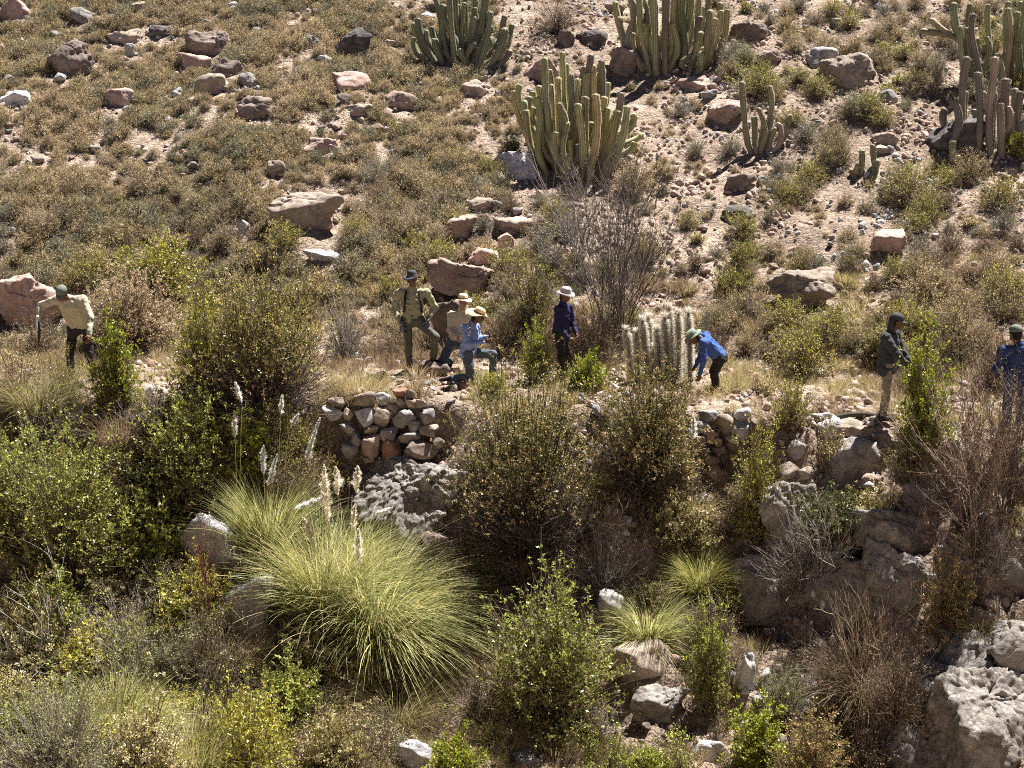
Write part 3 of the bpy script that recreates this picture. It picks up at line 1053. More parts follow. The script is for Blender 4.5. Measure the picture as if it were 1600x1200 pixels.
def cactus(px, base, tops, label, seed, rad=(0.075, 0.095), spread=0.55, depth=0.5, group=None, green=(0.155, 0.165, 0.075), pale=(0.36, 0.33, 0.20), name="columnar_cactus", deadfrac=0.1, ribs=8):
    """tops: (px, py) of every column's tip; columns rise from a common foot"""
    rng = np.random.default_rng(seed)
    p0 = at(px, base)
    t = thing(name, label, 'cactus', p0, group)
    xs = np.array([q[0] for q in tops], float)
    for i, q in enumerate(tops):
        dy = rng.uniform(-depth, depth)
        y = p0.y + 0.1 + dy
        top = on_plane(q[0], q[1], y)
        bx = p0.x + (top.x - p0.x) * spread + rng.normal() * 0.08
        by = p0.y + 0.1 + dy * 0.75
        bz = float(height(bx, by)) - 0.08
        b0 = np.array([bx, by, bz])
        tp = np.array([top.x, top.y, top.z])
        if tp[2] < bz + 0.2:
            tp[2] = bz + 0.2
        c = np.array([bx + (tp[0] - bx) * 0.85, tp[1], bz + 0.28 * (tp[2] - bz)])
        P = bez(b0[None], c[None], tp[None], 20)[0]
        # end points closer together near the rounded tip
        s = np.concatenate([np.linspace(0, 0.9, 15), [0.93, 0.955, 0.975, 0.99, 1.0]])
        P = np.stack([np.interp(s, np.linspace(0, 1, 20), P[:, j]) for j in range(3)], 1)
        wv = np.sin(np.linspace(0, 1, 20)[:, None] * math.pi * rng.uniform(1, 2.4) + rng.uniform(0, 3)) * np.sin(np.linspace(0, 1, 20)[:, None] * math.pi)
        P += wv * rng.normal(size=3) * np.array([0.07, 0.05, 0.0])
        dead = rng.uniform() < deadfrac
        r = rng.uniform(*rad)
        me = column_mesh(P - np.array(p0), r, ribs, 0.17, (0.17, 0.14, 0.11) if dead else green, (0.27, 0.23, 0.18) if dead else pale, seed * 31 + i)
        link("stem", me.mesh("stem", M_CACTUS, smooth=False), t)
    return t


# ------------------------------------------------------------------ signed-distance modelling for people
def surface_nets(F, org, h):
    S = F < 0
    nx, ny, nz = F.shape
    cs = np.zeros((nx - 1, ny - 1, nz - 1), int)
    for dx in (0, 1):
        for dy in (0, 1):
            for dz in (0, 1):
                cs += S[dx:nx - 1 + dx, dy:ny - 1 + dy, dz:nz - 1 + dz]
    act = (cs > 0) & (cs < 8)
    I = np.argwhere(act)
    vid = -np.ones(cs.shape, int)
    vid[act] = np.arange(len(I))
    acc = np.zeros((len(I), 3))
    cnt = np.zeros(len(I))
    corners = [(a, b, c) for a in (0, 1) for b in (0, 1) for c in (0, 1)]
    for ca in corners:
        for ax in range(3):
            if ca[ax] == 1:
                continue
            cb = list(ca)
            cb[ax] = 1
            fa = F[I[:, 0] + ca[0], I[:, 1] + ca[1], I[:, 2] + ca[2]]
            fb = F[I[:, 0] + cb[0], I[:, 1] + cb[1], I[:, 2] + cb[2]]
            x = (fa < 0) != (fb < 0)
            t = np.where(x, fa / np.where(x, fa - fb, 1), 0)
            p = np.tile(np.array(ca, float), (len(I), 1))
            p[:, ax] += t
            acc[x] += p[x]
            cnt[x] += 1
    V = (I + acc / cnt[:, None]) * h + org
    quads = []
    for ax in range(3):
        a, b_, c = ax, (ax + 1) % 3, (ax + 2) % 3
        s0 = [slice(None)] * 3
        s1 = [slice(None)] * 3
        s0[a] = slice(0, -1)
        s1[a] = slice(1, None)
        d = S[tuple(s0)].astype(int) - S[tuple(s1)].astype(int)
        E = np.argwhere(d != 0)
        E = E[(E[:, b_] > 0) & (E[:, c] > 0) & (E[:, b_] < F.shape[b_] - 1) & (E[:, c] < F.shape[c] - 1)]
        sg = d[E[:, 0], E[:, 1], E[:, 2]]

        def cell(ob, oc):
            q = E.copy()
            q[:, b_] -= ob
            q[:, c] -= oc
            return vid[q[:, 0], q[:, 1], q[:, 2]]
        Q = np.stack([cell(1, 1), cell(0, 1), cell(0, 0), cell(1, 0)], 1)
        Q[sg < 0] = Q[sg < 0][:, ::-1]
        quads.append(Q)
    return V, np.concatenate(quads)


def cap(a, b, r1, r2=None, flat=None):
    """tapered capsule; flat=(axis, factor) squeezes it along an axis"""
    return ('cap', np.array(a, float), np.array(b, float), r1, r1 if r2 is None else r2, flat)


def ell(c, r, up=None):
    return ('ell', np.array(c, float), np.array(r, float), up)


def sdf_eval(prims, P, k):
    out = None
    for pr in prims:
        if pr[0] == 'cap':
            _, a, b, r1, r2, flat = pr
            Q = P
            if flat is not None:
                ax = unit(np.array(flat[0], float))
                Q = P + ((P - a) @ ax)[..., None] * ax * (1 / flat[1] - 1)
                bb = b + ((b - a) @ ax) * ax * (1 / flat[1] - 1)
            else:
                bb = b
            ab = bb - a
            t = np.clip(((Q - a) @ ab) / (ab @ ab + 1e-9), 0, 1)
            d = np.linalg.norm(Q - a - t[..., None] * ab, axis=-1) - (r1 + (r2 - r1) * t)
            if flat is not None:
                d = d * 0.75
        else:
            _, c, r, R = pr
            q = P - c
            if R is not None:
                q = q @ R
            kk = np.linalg.norm(q / r, axis=-1)
            d = (kk - 1) * r.min()
        if out is None:
            out = d
        else:
            h_ = np.clip(0.5 + 0.5 * (out - d) / k, 0, 1)
            out = out * (1 - h_) + d * h_ - k * h_ * (1 - h_)
    return out


def sdf_mesh(prims, h=0.013, k=0.03, folds=0.0, fscale=(9, 9, 16), seed=0, cut=None):
    lo = np.min([np.minimum(p[1], p[2]) - max(p[3], p[4]) if p[0] == 'cap' else p[1] - p[2].max() for p in prims], 0) - 3 * h - folds
    hi = np.max([np.maximum(p[1], p[2]) + max(p[3], p[4]) if p[0] == 'cap' else p[1] + p[2].max() for p in prims], 0) + 3 * h + folds
    n = np.ceil((hi - lo) / h).astype(int) + 1
    G = np.stack(np.meshgrid(*[lo[i] + np.arange(n[i]) * h for i in range(3)], indexing='ij'), -1)
    F = sdf_eval(prims, G, k)
    if folds:
        q = G * np.array(fscale) + seed * 3.7
        F = F + folds * (np.abs(noise3(q)) * 2 - 0.5) + folds * 0.5 * noise3(q * 2.3)
    if cut is not None:
        F = np.maximum(F, cut(G))
    return surface_nets(F, lo, h)


def frame(up, fwd):
    u = unit(np.array(up, float))
    f = np.array(fwd, float)
    f = unit(f - (f @ u) * u)
    r = np.cross(f, u)
    return np.stack([r, f, u], 1)      # columns: right, forward, up


def lathe_hat(prof, k=28, brim_wave=0.0, seed=0):
    a = np.arange(k) * 2 * math.pi / k
    V = []
    for (r, z) in prof:
        wv = brim_wave * max(0, (r - 0.11)) / 0.1
        zz = z + wv * 0.03 * (np.cos(2 * a + seed) + 0.5 * np.sin(3 * a + seed))
        V.append(np.stack([np.cos(a) * r * 0.92, np.sin(a) * r * 1.06, zz], 1))
    V = np.array(V)
    n = len(prof)
    idx = np.arange(n * k).reshape(n, k)
    F = np.stack([idx[:-1], np.roll(idx[:-1], -1, 1), np.roll(idx[1:], -1, 1), idx[1:]], -1).reshape(-1, 4)
    return V.reshape(-1, 3), F


M_SKIN = cloth_mat("skin", (0.17, 0.085, 0.055), 0.55, 0.05, 0.05)
M_SKINF = cloth_mat("skin_fair", (0.36, 0.20, 0.15), 0.55, 0.05, 0.05)
M_HAIR = cloth_mat("hair", (0.012, 0.010, 0.009), 0.6, 0.2, 0.4)
M_EYE = cloth_mat("eye", (0.02, 0.015, 0.012), 0.25, 0.0, 0.0)


def hand_prims(wrist, direction, palm_n, side, curl=0.7, s=1.0):
    """palm, four unequal curled fingers, thumb"""
    w_ = np.array(wrist, float)
    d = unit(np.array(direction, float))
    nrm = unit(np.array(palm_n, float) - (np.array(palm_n, float) @ d) * d)
    sx = np.cross(d, nrm) * side
    pr = [cap(w_ - d * 0.01, w_ + d * 0.035 * s, 0.024 * s, 0.027 * s), cap(w_ + d * 0.05 * s - sx * 0.022 * s, w_ + d * 0.05 * s + sx * 0.022 * s, 0.021 * s, 0.021 * s), cap(w_ + d * 0.075 * s - sx * 0.026 * s, w_ + d * 0.08 * s + sx * 0.026 * s, 0.014 * s)]
    fing = []
    for i, (off, L) in enumerate(((-0.032, 0.062), (-0.011, 0.076), (0.011, 0.081), (0.032, 0.073))):
        a = w_ + d * 0.085 * s + sx * off * s
        c1 = curl * 0.6
        d1 = unit(d * math.cos(c1) + nrm * math.sin(c1))
        b = a + d1 * L * 0.5 * s
        d2 = unit(d * math.cos(c1 * 2.3) + nrm * math.sin(c1 * 2.3))
        c = b + d2 * L * 0.5 * s
        fing += [cap(a, b, 0.0098 * s, 0.009 * s), cap(b, c, 0.009 * s, 0.0075 * s)]
    ta = w_ + d * 0.025 * s + sx * 0.028 * s
    tb = ta + unit(d * 0.6 + sx * 0.7 + nrm * 0.4) * 0.042 * s
    tc = tb + unit(d * 0.9 + sx * 0.1 + nrm * 0.6) * 0.032 * s
    fing += [cap(ta, tb, 0.013 * s, 0.011 * s), cap(tb, tc, 0.011 * s, 0.009 * s)]
    return pr, fing


def head_prims(c, R, s=1.0):
    """c: centre of the skull; R columns right, forward, up"""
    r, f, u = R[:, 0], R[:, 1], R[:, 2]
    P = lambda a, b, d: c + (r * a + f * b + u * d) * s
    pr = [ell(P(0, -0.012, 0.03), np.array([0.076, 0.096, 0.088]) * s, R), ell(P(0, 0.025, -0.04), np.array([0.058, 0.066, 0.075]) * s, R),
          cap(P(-0.028, 0.055, -0.085), P(0.028, 0.055, -0.085), 0.021 * s), cap(P(0, 0.083, 0.0), P(0, 0.106, -0.034), 0.009 * s, 0.016 * s),
          cap(P(-0.03, 0.078, 0.012), P(0.03, 0.078, 0.012), 0.012 * s), cap(P(-0.02, 0.082, -0.062), P(0.02, 0.082, -0.062), 0.010 * s),
          ell(P(-0.079, -0.005, -0.01), np.array([0.010, 0.02, 0.03]) * s, R), ell(P(0.079, -0.005, -0.01), np.array([0.010, 0.02, 0.03]) * s, R)]
    return pr


def person(label, base, J, shirt, trousers, boots, hat, skin=M_SKIN, gloves=None, group=None, scale=1.0, shirt_name="shirt", hem=0.10, bulk=1.0, hatcol=None, hair=True, seed=0, short_hair=True, curl=(0.9, 0.9), extra=None, legbulk=1.0):
    t = thing("person", label, 'person', base, group)
    A = {k_: np.array(v, float) * scale for k_, v in J.items() if k_ not in ('face', 'headup')}
    up = unit(A['neck'] - A['pelvis'])
    sh = unit(A['shR'] - A['shL'])
    fw = unit(np.cross(up, sh))
    face = unit(np.array(J['face'], float))
    hup = J.get('headup', (0, 0, 1))
    R = frame(hup, face)
    hc = A['head']
    B_ = bulk
    # --- body: one continuous surface (head, neck, trunk, arms, legs)
    neckb = A['neck']
    pr = head_prims(hc, R, scale)
    pr += [cap(hc - R[:, 2] * 0.05, neckb, 0.052, 0.058)]
    trunk = [cap(neckb - up * 0.16, A['pelvis'], 0.06, 0.07), cap(neckb, neckb - up * 0.16, 0.05, 0.06)]
    for s_ in 'LR':
        trunk += [cap(neckb - up * 0.05, A['sh' + s_], 0.04, 0.035), cap(A['sh' + s_], A['el' + s_], 0.036, 0.032), cap(A['el' + s_], A['wr' + s_], 0.030, 0.024), cap(A['hip' + s_], A['kn' + s_], 0.055, 0.042), cap(A['kn' + s_], A['an' + s_], 0.040, 0.034), cap(A['pelvis'], A['hip' + s_], 0.065, 0.055)]
    V, F = sdf_mesh(pr + trunk, 0.014, 0.014)
    b = Buf().add(V, F)
    for i, s_ in enumerate('LR'):
        dr = unit(A['wr' + s_] - A['el' + s_])
        if 'hd' + s_ in J:
            dr = unit(np.array(J['hd' + s_], float))
        pn = np.array(J.get('pn' + s_, fw + (-sh if s_ == 'R' else sh) * 0.8), float)
        pp, ff = hand_prims(A['wr' + s_], dr, pn, (1 if s_ == 'L' else -1), curl[i], scale)
        V, F = sdf_mesh(pp + ff, 0.006, 0.006)
        if gloves is not None and gloves[i] is not None:
            V2, F2 = sdf_mesh([p if p[0] == 'ell' else ('cap', p[1], p[2], p[3] + 0.004, p[4] + 0.004, p[5]) for p in pp + ff] + [cap(A['wr' + s_] - dr * 0.05, A['wr' + s_], 0.034, 0.03)], 0.006, 0.006)
            link("glove", Buf().add(V2, F2).mesh("glove", gloves[i], True), t)
        b.add(V, F)
    link("body", b.mesh("body", skin, True), t)
    # --- eyes and hair
    for s_ in (-1, 1):
        e = hc + (R[:, 0] * 0.029 * s_ + R[:, 1] * 0.083 + R[:, 2] * 0.0) * scale
        V, F = ico(2)
        link("eye", Buf().add(V * 0.0105 + e, F).mesh("eye", M_EYE, True), t)
    if hair:
        hp = [ell(hc + (R[:, 1] * -0.028 + R[:, 2] * 0.025) * scale, np.array([0.084, 0.094, 0.094]) * scale, R), ell(hc + (R[:, 1] * -0.055 + R[:, 2] * -0.04) * scale, np.array([0.07, 0.05, 0.05 if short_hair else 0.10]) * scale, R)]
        V, F = sdf_mesh(hp, 0.011, 0.02, 0.004, (40, 40, 40), seed)
        link("hair", Buf().add(V, F).mesh("hair", M_HAIR, True), t)
    # --- shirt or jacket
    p0 = A['pelvis'] - up * hem
    ch = neckb - up * 0.16
    wd = 0.075 * B_
    tr = [cap(ch - sh * wd, p0 + up * 0.09 - sh * wd * 0.95, 0.108 * B_, 0.118 * B_), cap(ch + sh * wd, p0 + up * 0.09 + sh * wd * 0.95, 0.108 * B_, 0.118 * B_),
          cap(A['shL'] * 0.94 + neckb * 0.06 - up * 0.01, A['shR'] * 0.94 + neckb * 0.06 - up * 0.01, 0.070 * B_), cap(neckb - up * 0.06, neckb + up * 0.02, 0.088, 0.070), cap(ch + up * 0.02, p0 + up * 0.09, 0.115 * B_, 0.11 * B_)]
    for s_ in 'LR':
        tr += [cap(A['sh' + s_], A['el' + s_], 0.068 * B_, 0.056 * B_), cap(A['el' + s_], A['wr' + s_] - unit(A['wr' + s_] - A['el' + s_]) * 0.015, 0.056 * B_, 0.040 * B_)]
    V, F = sdf_mesh(tr, 0.0125, 0.032, 0.015, (9, 9, 10), seed)
    link(shirt_name, Buf().add(V, F).mesh(shirt_name, shirt, True), t)
    # collar and placket
    V, F = sdf_mesh([cap(neckb + fw * 0.05 - sh * 0.045, neckb + fw * 0.075 - up * 0.05 + sh * 0.0, 0.014), cap(neckb + fw * 0.05 + sh * 0.045, neckb + fw * 0.075 - up * 0.05, 0.014), cap(neckb - sh * 0.06 + up * 0.01, neckb - fw * 0.05 + up * 0.02, 0.014), cap(neckb + sh * 0.06 + up * 0.01, neckb - fw * 0.05 + up * 0.02, 0.014)], 0.008, 0.012)
    link("collar", Buf().add(V, F).mesh("collar", shirt, True), t)
    # --- trousers
    L_ = legbulk
    tp = [cap(A['hipL'] + up * 0.03, A['hipR'] + up * 0.03, 0.112 * L_), cap(A['pelvis'] + up * 0.04, A['pelvis'] - up * 0.03, 0.115 * L_)]
    for s_ in 'LR':
        tp += [cap(A['hip' + s_], A['kn' + s_], 0.096 * L_, 0.072 * L_), cap(A['kn' + s_], A['an' + s_] + unit(A['kn' + s_] - A['an' + s_]) * 0.02, 0.070 * L_, 0.060 * L_)]
    V, F = sdf_mesh(tp, 0.0135, 0.025, 0.013, (7, 7, 13), seed + 3)
    link("trousers", Buf().add(V, F).mesh("trousers", trousers, True), t)
    # --- boots
    for s_ in 'LR':
        td = unit(np.array(J['toe' + s_], float))
        an = A['an' + s_]
        dn = np.array(J.get('sole' + s_, (0, 0, -1)), float)
        V, F = sdf_mesh([cap(an - dn * 0.07, an + dn * 0.03, 0.052, 0.046), cap(an + dn * 0.045 - td * 0.05, an + dn * 0.05 + td * 0.12, 0.040, 0.036), cap(an + dn * 0.055 + td * 0.12, an + dn * 0.055 + td * 0.17, 0.034, 0.03), cap(an + dn * 0.075 - td * 0.06, an + dn * 0.075 + td * 0.17, 0.022, 0.022)], 0.011, 0.015)
        link("boot", Buf().add(V, F).mesh("boot", boots, True), t)
    # --- hat
    hb = hc + R[:, 2] * 0.052 * scale
    kind = hat[0]
    if kind == 'brim':
        _, mat, crown_h, brim, wave = hat[:5]
        prof = [(0.004, crown_h), (0.05, crown_h), (0.078, crown_h - 0.012), (0.092, crown_h - 0.04), (0.098, 0.01), (0.103, 0.0), (0.13, -0.006), (brim * 0.8, -0.014 - 0.03 * (brim - .12)), (brim, -0.02), (brim - 0.002, -0.028), (brim * 0.8, -0.024), (0.1, -0.012), (0.09, -0.004)]
        V, F = lathe_hat(prof, 32, wave, seed)
        V = V @ R.T + hb
        o = link("hat", Buf().add(V, F).mesh("hat", mat, True), t)
        band = [(0.0990, 0.004), (0.1015, 0.006), (0.0995, 0.030), (0.0965, 0.032)]
        V, F = lathe_hat(band, 32, 0, seed)
        link("hat_band", Buf().add(V @ R.T + hb, F).mesh("hat_band", hat[5] if len(hat) > 5 else mat, True), o)
    else:
        _, mat = hat[:2]
        r, f, u = R[:, 0], R[:, 1], R[:, 2]
        c = hb + (-f * 0.012) - u * 0.005
        V, F = sdf_mesh([ell(c, np.array([0.092, 0.108, 0.088]), R), ell(c + u * 0.03, np.array([0.082, 0.094, 0.066]), R)], 0.009, 0.02, 0.002, (20, 20, 20), seed, cut=lambda G: -((G - (c - u * 0.012)) @ u))
        V2 = V
        o = link("cap", Buf().add(V2, F).mesh("cap", mat, True), t)
        # visor
        m_, n_ = 13, 5
        a = np.linspace(-1.05, 1.05, m_)
        rows = []
        for q in range(n_):
            ln = q / (n_ - 1)
            rad_ = 0.088
            x = np.sin(a) * rad_ * (1 - 0.06 * ln)
            y = np.cos(a) * 0.100 + ln * 0.075 * np.cos(a * 0.9)
            z = -0.012 - 0.012 * ln - 0.022 * (np.sin(a)) ** 2
            rows.append(c + x[:, None] * r + y[:, None] * f + z[:, None] * u)
        top = np.array(rows)
        bot = top - u * 0.005
        n2 = n_ * m_
        idx = np.arange(n2).reshape(n_, m_)
        F1 = np.stack([idx[:-1, :-1], idx[:-1, 1:], idx[1:, 1:], idx[1:, :-1]], -1).reshape(-1, 4)
        Fe = np.stack([idx[-1, :-1], idx[-1, 1:], idx[-1, 1:] + n2, idx[-1, :-1] + n2], -1)
        bb = Buf().add(np.concatenate([top.reshape(-1, 3), bot.reshape(-1, 3)]), np.concatenate([F1, F1[:, ::-1] + n2, Fe]))
        link("visor", bb.mesh("visor", hat[2] if len(hat) > 2 else mat, True), t)
        V, F = ico(2)
        link("cap_button", Buf().add(V * 0.008 + c + u * 0.094, F).mesh("cap_button", mat, True), o)
    if kind in ('brim', 'capflap') and len(hat) > 6 or kind == 'capflap':
        # neck cloth hanging behind
        r, f, u = R[:, 0], R[:, 1], R[:, 2]
        flapm = hat[-1]
        V, F = sdf_mesh([cap(hc - f * 0.07 + u * 0.05 - r * 0.05, hc - f * 0.085 - u * 0.11 - r * 0.075, 0.028, 0.03), cap(hc - f * 0.07 + u * 0.05 + r * 0.05, hc - f * 0.085 - u * 0.11 + r * 0.075, 0.028, 0.03), cap(hc - f * 0.09 + u * 0.05, hc - f * 0.10 - u * 0.12, 0.03, 0.03)], 0.011, 0.03, 0.006, (12, 12, 6), seed)
        link("neck_flap", Buf().add(V, F).mesh("neck_flap", flapm, True), t)
    return t, A


def bar_obj(name, a, b, r1, r2, mat, label, cat, k=8):
    """a tapered rod, origin at its first end"""
    a, b = np.array(a, float), np.array(b, float)
    bf = Buf()
    P = np.stack([np.zeros(3), (b - a) * 0.5, b - a])[None]
    tubes(bf, P, np.array([[r1, (r1 + r2) / 2, r2]]), (1, 1, 1), k=k)
    bf.add(np.concatenate([bf.v[0][:k], bf.v[0][-k:]]), [list(range(0, 3)), ], (1, 1, 1)) if False else None
    return tag(link(name, bf.mesh(name, mat, True), None, tuple(a)), label, cat)

# ================================================================== the place
# ------------------------------------------------------------------ dry stone walls
def stone_wall(label, specs, x0, y0, sx, off, seed, yfun):
    """specs: (cx, cy, w, h, colour) in enlarged-photo units"""
    mid = specs[0]
    cxm = x0 + sx * np.mean([s[0] for s in specs])
    base = on_plane(cxm, y0 + sx * max(s[1] + s[3] / 2 for s in specs), float(yfun(0)))
    t = thing("dry_stone_wall", label, 'wall', base)
    for i, s in enumerate(specs):
        px, py = x0 + s[0] * sx, y0 + s[1] * sx
        xw = (px - 800) / FPX * 24.6
        y = float(edge_y(xw)) + off - 0.38 * (s[1] - 150) / 700.0 + (s[5] if len(s) > 5 else 0)
        c = on_plane(px, py, y)
        k = ppm(c)
        W, H = s[2] * sx / k * 1.12, s[3] * sx / k * 1.14
        me = rock_mesh(seed + i, (W, max(W, H) * 0.95, H), ROCK[s[4]], 4, 8, 0.55, 40, lo=0.62)
        link("stone", me, t, (c.x - base.x, c.y - base.y, c.z - base.z))
    return t


wl = [(260, 370, 200, 150, 'white'), (300, 250, 170, 80, 'brown'), (430, 380, 110, 120, 'tan'), (600, 225, 210, 170, 'tan'), (790, 225, 150, 130, 'white'), (965, 165, 150, 110, 'red'), (1080, 170, 110, 90, 'tan'), (880, 325, 130, 130, 'tan'),
      (975, 265, 110, 110, 'tan'), (1080, 275, 110, 110, 'tan'), (1180, 270, 110, 90, 'tan'), (600, 420, 200, 200, 'white'), (790, 415, 190, 220, 'tan'), (1010, 430, 230, 190, 'grey'), (1250, 420, 150, 180, 'grey'), (1120, 510, 120, 130, 'grey'),
      (665, 545, 150, 90, 'tan'), (860, 575, 180, 130, 'grey'), (1070, 620, 210, 110, 'grey'), (1270, 560, 180, 140, 'tan'), (420, 540, 150, 130, 'grey'), (510, 640, 110, 150, 'grey'), (665, 710, 180, 240, 'pink'), (880, 740, 190, 190, 'red'),
      (1190, 745, 330, 190, 'brown'), (450, 770, 160, 150, 'grey'), (640, 860, 110, 60, 'tan'), (940, 660, 80, 70, 'dark'), (560, 500, 70, 60, 'dark'), (1370, 690, 120, 120, 'brown')]
stone_wall("dry stone retaining wall of grey, pink and red stones below the terrace left of the big central shrub", wl, 480, 590, 0.15, -0.12, 100, edge_y)
wr = [(260, 310, 180, 120, 'grey'), (480, 290, 170, 230, 'tan'), (670, 180, 160, 130, 'white'), (335, 400, 150, 120, 'pink'), (645, 360, 170, 180, 'white'), (400, 475, 120, 110, 'tan'), (575, 445, 150, 90, 'white'), (200, 465, 180, 130, 'brown'),
      (275, 570, 150, 140, 'brown'), (425, 575, 150, 130, 'brown'), (350, 660, 150, 110, 'brown'), (790, 320, 120, 170, 'brown'), (560, 520, 110, 90, 'brown'), (310, 200, 190, 110, 'grey'), (60, 520, 130, 120, 'dark'), (160, 600, 120, 100, 'dark'), (480, 640, 120, 100, 'dark')]
stone_wall("short piled dry stone wall right of the two central shrubs with one white slab", wr, 1060, 620, 0.15, -0.1, 160, edge_y)

